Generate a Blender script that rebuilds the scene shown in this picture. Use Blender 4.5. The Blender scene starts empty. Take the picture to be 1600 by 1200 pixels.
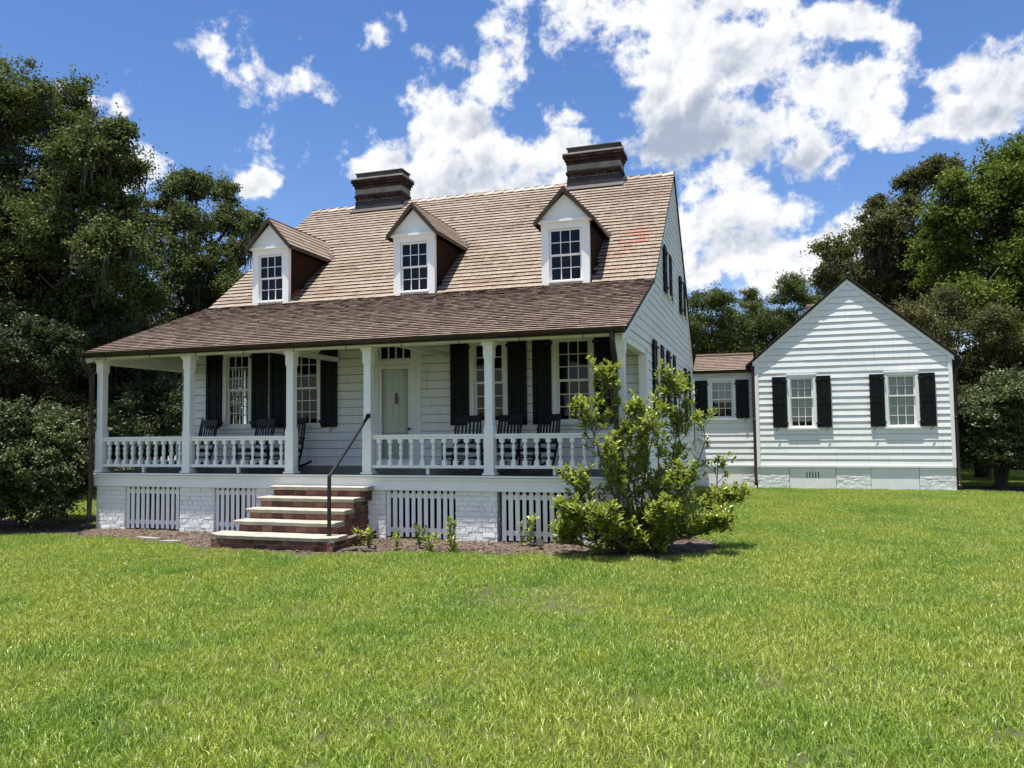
import bpy, math, random
import numpy as np
from mathutils import Vector, Matrix

rnd = random.Random(7)
rng = np.random.default_rng(11)
R = math.radians
scene = bpy.context.scene
COL = scene.collection

# ------------------------------------------------------------------ camera
CAM = Vector((1.98478, -11.75708, 1.84))
RT = Vector((0.953151, 0.302273, -0.011577))
UP = Vector((0.027991, -0.050028, 0.998356))
FW = Vector((-0.301197, 0.951908, 0.056145))
FPX = 1218.684                                   # focal length for a 1600 px wide frame
cam_data = bpy.data.cameras.new('camera')
cam = bpy.data.objects.new('camera', cam_data)
COL.objects.link(cam)
M = Matrix.Identity(4)
for i in range(3):
    M[i][0], M[i][1], M[i][2], M[i][3] = RT[i], UP[i], -FW[i], CAM[i]
cam.matrix_world = M
cam_data.sensor_fit = 'HORIZONTAL'
cam_data.sensor_width = 36.0
cam_data.lens = FPX / 1600 * 36
cam_data.clip_start = 0.05
cam_data.clip_end = 2000
scene.camera = cam


def ray(px, py):
    return FW + RT * ((px - 800) / FPX) - UP * ((py - 600) / FPX)


def at(px, py, d):
    """world point d metres in front of the viewpoint"""
    return CAM + ray(px, py) * d


# ------------------------------------------------------------------ light
SUN = Vector((-0.085, -0.14, 1.0)).normalized()      # towards the sun
sun_data = bpy.data.lights.new('sun', 'SUN')
sun_data.energy = 5.0
sun_data.angle = R(0.53)
sun_data.color = (1.0, 0.955, 0.89)
sun = bpy.data.objects.new('sun', sun_data)
COL.objects.link(sun)
sun.rotation_euler = SUN.to_track_quat('Z', 'Y').to_euler()
sun.location = (0, 0, 40)

scene.view_settings.view_transform = 'Standard'
scene.view_settings.look = 'None'
scene.view_settings.gamma = 1.0
scene.view_settings.exposure = 0.95

world = bpy.data.worlds.new('World')
scene.world = world
world.use_nodes = True
world.cycles.sampling_method = 'MANUAL'
world.cycles.sample_map_resolution = 512


def build_world():
    nt = world.node_tree
    nt.nodes.clear()
    N = nt.nodes.new
    L = nt.links.new

    def math_(op, a, b=None, c=None, clamp=False):
        n = N('ShaderNodeMath')
        n.operation = op
        n.use_clamp = clamp
        for i, v in enumerate((a, b, c)):
            if v is None:
                continue
            if isinstance(v, (int, float)):
                n.inputs[i].default_value = v
            else:
                L(v, n.inputs[i])
        return n.outputs[0]

    def vmath(op, a, b=None, s=None):
        n = N('ShaderNodeVectorMath')
        n.operation = op
        for i, v in enumerate((a, b)):
            if v is None:
                continue
            if isinstance(v, (tuple, list)):
                n.inputs[i].default_value = v
            else:
                L(v, n.inputs[i])
        if s is not None:
            n.inputs['Scale'].default_value = s
        return n

    def noise(vec, scale, detail, rough=0.55, lac=2.0, dist=0.0):
        n = N('ShaderNodeTexNoise')
        n.inputs['Scale'].default_value = scale
        n.inputs['Detail'].default_value = detail
        n.inputs['Roughness'].default_value = rough
        n.inputs['Lacunarity'].default_value = lac
        n.inputs['Distortion'].default_value = dist
        L(vec, n.inputs['Vector'])
        return n

    def smooth(v, a, b, lo=0.0, hi=1.0):
        n = N('ShaderNodeMapRange')
        n.interpolation_type = 'SMOOTHSTEP'
        n.inputs['From Min'].default_value = a
        n.inputs['From Max'].default_value = b
        n.inputs['To Min'].default_value = lo
        n.inputs['To Max'].default_value = hi
        L(v, n.inputs['Value'])
        return n.outputs[0]

    def mixc(f, a, b):
        n = N('ShaderNodeMix')
        n.data_type = 'RGBA'
        for sock, v in ((n.inputs[0], f), (n.inputs[6], a), (n.inputs[7], b)):
            if isinstance(v, (int, float)):
                sock.default_value = v
            elif isinstance(v, tuple):
                sock.default_value = v + (1,)
            else:
                L(v, sock)
        return n.outputs[2]

    def mixm(a, col):
        n = N('ShaderNodeMix')
        n.data_type = 'RGBA'
        n.blend_type = 'MULTIPLY'
        n.inputs[0].default_value = 1.0
        L(a, n.inputs[6])
        n.inputs[7].default_value = col + (1,)
        return n.outputs[2]

    sky = N('ShaderNodeTexSky')
    sky.sky_type = 'NISHITA'
    sky.sun_disc = False
    sky.sun_elevation = math.asin(SUN.z)
    sky.sun_rotation = math.atan2(SUN.x, SUN.y)
    sky.air_density = 1.0
    sky.dust_density = 0.4
    sky.ozone_density = 2.0
    hs = N('ShaderNodeHueSaturation')
    hs.inputs['Saturation'].default_value = SKY_SAT
    hs.inputs['Value'].default_value = SKY_VAL
    tint = mixm(sky.outputs[0], SKY_TINT)
    L(tint, hs.inputs['Color'])

    tc = N('ShaderNodeTexCoord')
    d = vmath('NORMALIZE', tc.outputs['Generated']).outputs[0]
    w1 = noise(d, 7.0, 5.0, 0.6)
    wv = vmath('SUBTRACT', w1.outputs['Color'], (0.5, 0.5, 0.5)).outputs[0]
    wd = vmath('SCALE', wv, s=0.13).outputs[0]
    dw = vmath('ADD', d, wd).outputs[0]
    sp = N('ShaderNodeSeparateXYZ')
    L(dw, sp.inputs[0])
    az = math_('ARCTAN2', sp.outputs[0], sp.outputs[1])
    el = math_('ARCSINE', sp.outputs[2])
    cb = N('ShaderNodeCombineXYZ')
    L(az, cb.inputs[0])
    L(el, cb.inputs[1])
    uv = cb.outputs[0]
    total = None
    grey = None
    for px, py, rx, ry, s, g in CLOUDS:
        r = ray(px, py).normalized()
        u0, v0 = math.atan2(r.x, r.y), math.asin(r.z)
        sub = vmath('SUBTRACT', uv, (u0, v0, 0)).outputs[0]
        mul = vmath('MULTIPLY', sub, (FPX / rx * 1.0, FPX / ry * 1.0, 0)).outputs[0]
        ln = vmath('LENGTH', mul).outputs['Value']
        e = math_('MULTIPLY_ADD', ln, -s, s)
        total = e if total is None else math_('SMOOTH_MAX', total, e, 0.12)
    for px, py, rx, ry, g in GREYS:
        r = ray(px, py).normalized()
        sub = vmath('SUBTRACT', uv, (math.atan2(r.x, r.y), math.asin(r.z), 0)).outputs[0]
        mul = vmath('MULTIPLY', sub, (FPX / rx, FPX / ry, 0)).outputs[0]
        ge = math_('MULTIPLY', smooth(vmath('LENGTH', mul).outputs['Value'], 1.0, 0.2), g)
        grey = ge if grey is None else math_('MAXIMUM', grey, ge)
    # unseen cumulus added over the rest of the dome as fill light
    gen = noise(d, 2.6, 3.0, 0.5)
    sp2 = N('ShaderNodeSeparateXYZ')
    L(d, sp2.inputs[0])
    facing = vmath('DOT_PRODUCT', d, tuple(Vector((FW.x, FW.y, 0)).normalized())).outputs['Value']
    side = smooth(facing, 0.62, 0.3)
    gm = math_('MULTIPLY', smooth(gen.outputs[0], 0.46, 0.68, -0.5, 0.9), 1.0)
    gm = math_('MULTIPLY_ADD', side, 1.6, math_('SUBTRACT', gm, 1.6))
    total = math_('MAXIMUM', total, gm)
    total = math_('MAXIMUM', total, -0.6)
    n1 = noise(d, 15.0, 8.0, 0.62, 2.1)
    def billow(vec):
        v = N('ShaderNodeTexVoronoi')
        v.feature = 'F1'
        v.normalize = True
        v.inputs['Scale'].default_value = 17.0
        v.inputs['Detail'].default_value = 4.5
        v.inputs['Roughness'].default_value = 0.55
        v.inputs['Lacunarity'].default_value = 2.1
        L(vec, v.inputs['Vector'])
        return math_('SUBTRACT', 1.0, v.outputs['Distance'])
    wb = vmath('SCALE', wv, s=0.05).outputs[0]
    db = vmath('ADD', d, wb).outputs[0]
    b1 = billow(db)
    b2 = billow(vmath('ADD', db, (-0.006, 0.0, 0.013)).outputs[0])
    dens = math_('ADD', total, math_('MULTIPLY_ADD', n1.outputs[0], 3.1, -1.61))
    dens = math_('ADD', dens, math_('MULTIPLY_ADD', b1, 1.3, -0.82))
    alpha = smooth(dens, 0.0, 0.55)
    emb = math_('SUBTRACT', b1, b2)
    n2 = noise(d, 5.5, 4.0, 0.5)
    low = smooth(n2.outputs[0], 0.42, 0.66, 0.0, 0.24)
    shade = math_('MULTIPLY_ADD', emb, 2.0, math_('SUBTRACT', 0.97, low))
    thick = smooth(dens, 0.3, 1.3, 0.0, 0.16)
    shade = math_('SUBTRACT', shade, thick)
    shade = math_('SUBTRACT', shade, math_('MULTIPLY', grey, 0.62))
    shade = math_('ADD', shade, math_('MULTIPLY_ADD', n1.outputs[0], 0.2, -0.10))
    ramp = mixc(smooth(shade, 0.15, 1.0), tuple(CLOUD_DARK), tuple(CLOUD_LIGHT))
    col = mixc(alpha, hs.outputs[0], ramp)
    bg = N('ShaderNodeBackground')
    bg.inputs['Strength'].default_value = 0.1
    L(col, bg.inputs['Color'])
    out = N('ShaderNodeOutputWorld')
    L(bg.outputs[0], out.inputs[0])


SKY_SAT, SKY_VAL = 1.24, 0.82
SKY_TINT = (1.04, 0.97, 1.04)
CLOUD_LIGHT = (5.3, 5.35, 5.45)
CLOUD_DARK = (2.2, 2.55, 3.15)
# x, y, half width, half height, strength, grey base
CLOUDS = [
    (700, 200, 120, 95, 1.1, 0), (620, 245, 55, 40, .9, 0), (765, 130, 60, 60, .8, 0), (805, 75, 38, 60, .6, 0),
    (660, 280, 110, 55, 1.1, 0), (790, 250, 120, 65, 1.2, 0), (870, 240, 75, 60, 1.1, 0), (880, 150, 40, 28, .5, 0),
    (600, 290, 60, 40, .8, 0), (730, 300, 160, 60, 1.1, .2),
    (930, 45, 80, 55, .9, 0), (1040, 60, 140, 85, 1.2, 0), (1130, 110, 130, 110, 1.3, .5), (1075, 205, 135, 75, 1.2, 1.3),
    (1180, 165, 55, 55, .6, 0), (1130, 10, 140, 45, .9, 0), (1000, 130, 60, 45, .7, 0),
    (1320, 45, 75, 36, .75, 0), (1330, 150, 75, 60, 1.1, 0), (1375, 175, 50, 55, 1.0, 0), (1265, 220, 70, 50, .8, .3),
    (1300, 250, 60, 42, .7, .3), (1550, 150, 95, 55, 1.1, .2), (1500, 195, 80, 38, .8, .2), (1600, 110, 70, 50, .9, 0),
    (1150, 345, 100, 55, 1.1, .3), (1110, 285, 65, 38, .95, 0), (1210, 345, 60, 50, .9, .2), (1155, 415, 95, 45, .9, .25),
    (1350, 365, 75, 50, 1.1, 0), (1290, 410, 95, 42, 1.0, 0), (1225, 440, 80, 32, .8, 0), (1090, 440, 60, 40, .7, .2),
    (325, 52, 24, 16, .30, 0), (352, 72, 30, 22, .36, 0), (385, 92, 34, 18, .30, 0), (425, 100, 40, 14, .26, 0), (465, 118, 34, 16, .26, 0), (495, 138, 26, 14, .22, 0), (385, 287, 42, 26, .8, 0), (520, 160, 30, 20, .2, 0),
    (215, 262, 45, 48, .85, 0), (100, 142, 38, 18, .65, 0), (590, 45, 26, 36, .40, 0), (420, 185, 26, 30, .22, 0), (480, 225, 14, 26, .22, 0), (400, 145, 22, 18, .25, 0),
    (180, 160, 24, 20, .4, 0),
]
# undersides of the larger clouds: x, y, half width, half height, depth of the grey
GREYS = [(1075, 215, 150, 75, 1.1), (1235, 255, 90, 50, .6), (700, 285, 110, 45, .45), (640, 230, 60, 40, .4), (800, 285, 110, 45, .4),
         (1150, 390, 130, 50, .55), (1290, 290, 70, 40, .6), (1545, 190, 110, 40, .55), (1180, 110, 80, 60, .5), (750, 190, 60, 40, .4),
         (1320, 400, 90, 35, .4), (1000, 130, 70, 40, .35), (1120, 30, 120, 40, .3)]
build_world()


# ------------------------------------------------------------------ materials
def material(name):
    m = bpy.data.materials.new(name)
    m.use_nodes = True
    nt = m.node_tree
    b = nt.nodes['Principled BSDF']
    return m, nt, b


def noise_node(nt, scale, detail=4, rough=0.6, vec=None, coord='Object'):
    if vec is None:
        tc = nt.nodes.new('ShaderNodeTexCoord')
        vec = tc.outputs[coord]
    n = nt.nodes.new('ShaderNodeTexNoise')
    n.inputs['Scale'].default_value = scale
    n.inputs['Detail'].default_value = detail
    n.inputs['Roughness'].default_value = rough
    nt.links.new(vec, n.inputs['Vector'])
    return n


def ramp_node(nt, fac, stops):
    r = nt.nodes.new('ShaderNodeValToRGB')
    el = r.color_ramp.elements
    while len(el) > 1:
        el.remove(el[-1])
    el[0].position, el[0].color = stops[0][0], tuple(stops[0][1]) + (1,)
    for p, c in stops[1:]:
        e = el.new(p)
        e.color = tuple(c) + (1,)
    nt.links.new(fac, r.inputs['Fac'])
    return r


def mix_node(nt, mode, fac, a, b):
    n = nt.nodes.new('ShaderNodeMix')
    n.data_type = 'RGBA'
    n.blend_type = mode
    for s, v in ((n.inputs[0], fac), (n.inputs[6], a), (n.inputs[7], b)):
        if isinstance(v, (int, float)):
            s.default_value = v
        elif isinstance(v, tuple):
            s.default_value = tuple(v) + (1,)
        else:
            nt.links.new(v, s)
    return n.outputs[2]


def attr(nt, name):
    a = nt.nodes.new('ShaderNodeAttribute')
    a.attribute_name = name
    return a.outputs['Fac']


def bump(nt, b, height, strength=0.3, dist=0.01):
    n = nt.nodes.new('ShaderNodeBump')
    n.inputs['Strength'].default_value = strength
    n.inputs['Distance'].default_value = dist
    nt.links.new(height, n.inputs['Height'])
    nt.links.new(n.outputs[0], b.inputs['Normal'])


def plain(name, color, rough=0.5, var=0.12, scale=6.0, metal=0.0, bmp=0.0, spec=0.5):
    m, nt, b = material(name)
    n = noise_node(nt, scale, 5, 0.65)
    lo = tuple(c * (1 - var) for c in color)
    hi = tuple(min(1, c * (1 + var)) for c in color)
    r = ramp_node(nt, n.outputs[0], [(0.3, lo), (0.7, hi)])
    nt.links.new(r.outputs[0], b.inputs['Base Color'])
    b.inputs['Roughness'].default_value = rough
    b.inputs['Metallic'].default_value = metal
    b.inputs['Specular IOR Level'].default_value = spec
    if bmp:
        n2 = noise_node(nt, scale * 6, 5, 0.7)
        bump(nt, b, n2.outputs[0], bmp, 0.01)
    return m


def toned(name, stops, rough=0.7, grain=0.25, gscale=(3, 30, 30), bmp=0.25, spec=0.3, stain=None):
    """colour from the per-face 'tone' value, broken up by a fine grain"""
    m, nt, b = material(name)
    t = attr(nt, 'tone')
    r = ramp_node(nt, t, stops)
    tc = nt.nodes.new('ShaderNodeTexCoord')
    mp = nt.nodes.new('ShaderNodeMapping')
    mp.inputs['Scale'].default_value = gscale
    nt.links.new(tc.outputs['Object'], mp.inputs[0])
    n = noise_node(nt, 1.0, 6, 0.7, vec=mp.outputs[0])
    g = ramp_node(nt, n.outputs[0], [(0.3, (1 - grain,) * 3), (0.7, (1 + grain * .6,) * 3)])
    c = mix_node(nt, 'MULTIPLY', 1.0, r.outputs[0], g.outputs[0])
    if stain:
        c = mix_node(nt, 'MIX', attr(nt, 'stain'), c, stain)
    nt.links.new(c, b.inputs['Base Color'])
    b.inputs['Roughness'].default_value = rough
    b.inputs['Specular IOR Level'].default_value = spec
    if bmp:
        bump(nt, b, n.outputs[0], bmp, 0.004)
    return m


def siding_material():
    m, nt, b = material('painted_clapboard')
    t = attr(nt, 'tone')
    r = ramp_node(nt, t, [(0.0, (.765, .77, .755)), (0.5, (.795, .80, .785)), (1.0, (.82, .82, .80))])
    n = noise_node(nt, 1.7, 6, 0.7)
    g = ramp_node(nt, n.outputs[0], [(0.25, (.86, .87, .84)), (0.55, (1, 1, 1))])
    c = mix_node(nt, 'MULTIPLY', 0.7, r.outputs[0], g.outputs[0])
    tc = nt.nodes.new('ShaderNodeTexCoord')
    mp = nt.nodes.new('ShaderNodeMapping')
    mp.inputs['Scale'].default_value = (14, 14, 1.2)
    nt.links.new(tc.outputs['Object'], mp.inputs[0])
    n2 = noise_node(nt, 1.0, 5, 0.7, vec=mp.outputs[0])
    g2 = ramp_node(nt, n2.outputs[0], [(0.27, (.66, .67, .60)), (0.43, (1, 1, 1))])
    c = mix_node(nt, 'MULTIPLY', 0.75, c, g2.outputs[0])
    nt.links.new(c, b.inputs['Base Color'])
    b.inputs['Roughness'].default_value = 0.55
    mp2 = nt.nodes.new('ShaderNodeMapping')
    mp2.inputs['Scale'].default_value = (3, 3, 60)
    nt.links.new(tc.outputs['Object'], mp2.inputs[0])
    n3 = noise_node(nt, 1.0, 4, 0.6, vec=mp2.outputs[0])
    bump(nt, b, n3.outputs[0], 0.12, 0.004)
    return m


def glass_material():
    m, nt, b = material('window_glass')
    nt.nodes.remove(b)
    out = nt.nodes['Material Output']
    tr = nt.nodes.new('ShaderNodeBsdfTransparent')
    tr.inputs[0].default_value = (.80, .84, .82, 1)
    gl = nt.nodes.new('ShaderNodeBsdfGlossy')
    gl.inputs['Roughness'].default_value = 0.01
    fr = nt.nodes.new('ShaderNodeFresnel')
    fr.inputs['IOR'].default_value = 1.42
    n = noise_node(nt, 1.1, 2, 0.5)
    bp = nt.nodes.new('ShaderNodeBump')
    bp.inputs['Strength'].default_value = 0.25
    bp.inputs['Distance'].default_value = 0.02
    nt.links.new(n.outputs[0], bp.inputs['Height'])
    nt.links.new(bp.outputs[0], gl.inputs['Normal'])
    mx = nt.nodes.new('ShaderNodeMixShader')
    nt.links.new(fr.outputs[0], mx.inputs[0])
    nt.links.new(tr.outputs[0], mx.inputs[1])
    nt.links.new(gl.outputs[0], mx.inputs[2])
    nt.links.new(mx.outputs[0], out.inputs[0])
    return m


def leaf_material(name, stops, trans=0.28, rough=0.42, spec=0.5, tcol=(.10, .16, .02)):
    m, nt, b = material(name)
    out = nt.nodes['Material Output']
    r = ramp_node(nt, attr(nt, 'tone'), stops)
    nt.links.new(r.outputs[0], b.inputs['Base Color'])
    b.inputs['Roughness'].default_value = rough
    b.inputs['Specular IOR Level'].default_value = spec
    tr = nt.nodes.new('ShaderNodeBsdfTranslucent')
    tc_ = mix_node(nt, 'MIX', 0.5, r.outputs[0], tcol)
    nt.links.new(tc_, tr.inputs[0])
    mx = nt.nodes.new('ShaderNodeMixShader')
    mx.inputs[0].default_value = trans
    nt.links.new(b.outputs[0], mx.inputs[1])
    nt.links.new(tr.outputs[0], mx.inputs[2])
    nt.links.new(mx.outputs[0], out.inputs[0])
    return m


def lawn_patch_fac(nt):
    g = nt.nodes.new('ShaderNodeNewGeometry')
    n1 = noise_node(nt, 0.55, 4, 0.6, vec=g.outputs['Position'])
    n2 = noise_node(nt, 2.6, 3, 0.6, vec=g.outputs['Position'])
    a = nt.nodes.new('ShaderNodeMath')
    a.operation = 'MULTIPLY_ADD'
    nt.links.new(n2.outputs[0], a.inputs[0])
    a.inputs[1].default_value = 0.45
    nt.links.new(n1.outputs[0], a.inputs[2])
    s = nt.nodes.new('ShaderNodeMapRange')
    s.inputs['From Min'].default_value = 0.52
    s.inputs['From Max'].default_value = 0.95
    nt.links.new(a.outputs[0], s.inputs['Value'])
    return s.outputs[0]


def grass_material():
    m, nt, b = material('grass_blade')
    out = nt.nodes['Material Output']
    r = ramp_node(nt, attr(nt, 'tone'), [(0.0, (.145, .205, .033)), (0.5, (.295, .375, .064)), (0.85, (.45, .51, .115)),
                                         (0.94, (.56, .54, .22)), (1.0, (.62, .56, .34))])
    f = lawn_patch_fac(nt)
    pr = ramp_node(nt, f, [(0.0, (.55, .76, .62)), (0.35, (.88, .97, .92)), (0.65, (1.08, 1.04, 1.02)), (1.0, (1.20, 1.10, 1.16))])
    c = mix_node(nt, 'MULTIPLY', 1.0, r.outputs[0], pr.outputs[0])
    nt.links.new(c, b.inputs['Base Color'])
    b.inputs['Roughness'].default_value = 0.4
    b.inputs['Specular IOR Level'].default_value = 0.45
    tr = nt.nodes.new('ShaderNodeBsdfTranslucent')
    nt.links.new(mix_node(nt, 'MULTIPLY', 1.0, c, (1.2, 1.25, .5)), tr.inputs[0])
    mx = nt.nodes.new('ShaderNodeMixShader')
    mx.inputs[0].default_value = 0.3
    nt.links.new(b.outputs[0], mx.inputs[1])
    nt.links.new(tr.outputs[0], mx.inputs[2])
    nt.links.new(mx.outputs[0], out.inputs[0])
    return m


def ground_material():
    m, nt, b = material('lawn_soil')
    n = noise_node(nt, 9.0, 8, 0.7)
    r = ramp_node(nt, n.outputs[0], [(0.3, (.04, .045, .012)), (0.6, (.075, .085, .02)), (0.8, (.12, .11, .045))])
    nt.links.new(r.outputs[0], b.inputs['Base Color'])
    b.inputs['Roughness'].default_value = 0.9
    bump(nt, b, n.outputs[0], 0.6, 0.04)
    return m


def mulch_material():
    m, nt, b = material('mulch')
    n = noise_node(nt, 30.0, 8, 0.75)
    r = ramp_node(nt, n.outputs[0], [(0.32, (.028, .019, .013)), (0.5, (.10, .072, .05)), (0.7, (.20, .155, .115))])
    t = ramp_node(nt, attr(nt, 'tone'), [(0, (.35, .30, .26)), (.5, (1, 1, 1)), (1, (2.1, 2.0, 1.85))])
    nt.links.new(mix_node(nt, 'MULTIPLY', 1.0, r.outputs[0], t.outputs[0]), b.inputs['Base Color'])
    b.inputs['Roughness'].default_value = 0.9
    bump(nt, b, n.outputs[0], 0.8, 0.03)
    return m


MAT = {
    'siding': siding_material(),
    'white': plain('white_paint', (.78, .79, .77), 0.5, 0.07, 5, bmp=0.05),
    'trim': plain('white_trim_paint', (.80, .81, .79), 0.45, 0.05, 3),
    'ceiling': plain('porch_ceiling_paint', (.66, .69, .62), 0.6, 0.06, 2),
    'shutter': plain('black_green_shutter_paint', (.004, .0065, .006), 0.5, 0.3, 3, spec=.18),
    'chair': plain('black_chair_paint', (.006, .007, .008), 0.45, 0.3, 5, spec=.25),
    'iron': plain('black_iron', (.012, .012, .013), 0.35, 0.3, 8),
    'copper': plain('brown_gutter_metal', (.038, .023, .018), 0.4, 0.25, 2.5, metal=0.25),
    'lead': plain('grey_flashing', (.026, .025, .026), 0.6, 0.25, 4, metal=0.2),
    'felt': plain('dark_brown_cheek', (.026, .015, .010), 0.9, 0.25, 1.5, spec=.05),
    'bargeboard': plain('brown_bargeboard', (.040, .028, .023), 0.6, 0.15, 2.0, spec=.2),
    'deck': plain('dark_grey_deck_paint', (.028, .031, .033), 0.4, 0.2, 2, spec=.3),
    'door': plain('pale_green_door_paint', (.72, .75, .66), 0.4, 0.05, 2),
    'blind': plain('window_blind', (.82, .82, .77), 0.7, 0.04, 3),
    'room_shade': plain('interior_shade_paint', (.02, .02, .018), 0.9, 0.1, 2),  # near-black colour in place of the shade inside the rooms
    'curtain': plain('curtain_cloth', (.45, .45, .43), 0.9, 0.08, 6),
    'dark': plain('painted_shade', (.012, .011, .010), 0.95, 0.3, 3),  # black that stands in for shade in recesses and under the porch
    'slab': plain('bluestone_slab', (.33, .305, .25), 0.75, 0.28, 5, bmp=0.35),
    'slate': plain('dark_slate', (.045, .043, .042), 0.75, 0.3, 6, bmp=0.2),
    'lime': plain('lime_band', (.20, .195, .17), 0.85, 0.35, 5, bmp=0.3),
    'mortar': plain('lime_mortar', (.26, .22, .18), 0.9, 0.25, 12, bmp=0.4),
    'pmortar': plain('painted_mortar', (.74, .75, .73), 0.65, 0.07, 9, bmp=0.25),
    'brick': toned('red_brick', [(0, (.045, .024, .018)), (.35, (.115, .050, .034)), (.7, (.18, .080, .054)), (1, (.25, .135, .095))],
                   0.85, 0.35, (14, 14, 14), 0.5),
    'darkbrick': toned('sooty_brick', [(0, (.014, .009, .008)), (.5, (.040, .018, .014)), (1, (.075, .034, .027))],
                       0.85, 0.4, (14, 14, 14), 0.5),
    'pbrick': toned('white_painted_brick', [(0, (.75, .76, .74)), (1, (.81, .82, .80))], 0.6, 0.08, (9, 9, 9), 0.3),
    'shingle': toned('new_cedar_shingle', [(0, (.020, .014, .011)), (.12, (.070, .044, .031)), (.30, (.155, .105, .072)), (.5, (.238, .183, .134)), (.72, (.292, .240, .187)), (1, (.45, .40, .335))],
                     0.8, 0.32, (4, 60, 60), 0.3, stain=(.27, .12, .082)),
    'oldshingle': toned('weathered_shingle', [(0, (.024, .016, .013)), (.25, (.155, .108, .082)), (.5, (.215, .157, .121)), (.8, (.27, .206, .163)), (1, (.40, .335, .28))],
                        0.8, 0.38, (4, 60, 60), 0.3),
    'glass': glass_material(),
    'bark': plain('oak_bark', (.040, .034, .028), 0.95, 0.45, 7, bmp=0.7),
    'twig': plain('grey_twig', (.12, .10, .08), 0.9, 0.3, 9),
    'moss': leaf_material('spanish_moss', [(0, (.055, .058, .045)), (1, (.12, .122, .098))], 0.25, 0.9, 0.1, (.15, .15, .12)),
    'grass': grass_material(),
    'ground': ground_material(),
    'mulch': mulch_material(),
    'oak': leaf_material('live_oak_leaf', [(0, (.032, .045, .013)), (.5, (.090, .112, .032)), (1, (.20, .22, .085))], 0.3, 0.6, 0.15),
    'brightoak': leaf_material('bright_oak_leaf', [(0, (.045, .068, .010)), (.5, (.115, .155, .022)), (1, (.21, .26, .05))], 0.34, 0.6, 0.14),
    'bronze': leaf_material('bronze_leaf', [(0, (.042, .042, .016)), (.5, (.096, .098, .036)), (1, (.19, .18, .08))], 0.3, 0.6, 0.14),
    'shade': leaf_material('shade_toned_leaf', [(0, (.016, .024, .010)), (.5, (.034, .044, .018)), (1, (.09, .10, .05))], 0.2, 0.5, 0.25),  # leaf colour darkened to stand for shade under the oaks
    'pine': leaf_material('pine_needle', [(0, (.035, .050, .014)), (.5, (.085, .108, .028)), (1, (.15, .175, .05))], 0.25, 0.6, 0.2),
    'camellia': leaf_material('camellia_leaf', [(0, (.028, .040, .014)), (.5, (.075, .095, .034)), (1, (.17, .195, .08))], 0.2, 0.5, 0.3),
    'magnolia': leaf_material('anise_leaf', [(0, (.06, .095, .011)), (.5, (.215, .275, .030)), (1, (.43, .47, .08))], 0.38, 0.36, 0.45, (.26, .32, .03)),
    'seedling': leaf_material('seedling_leaf', [(0, (.09, .15, .02)), (.6, (.26, .32, .05)), (1, (.46, .42, .08))], 0.3, 0.4, 0.5),
}


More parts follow.
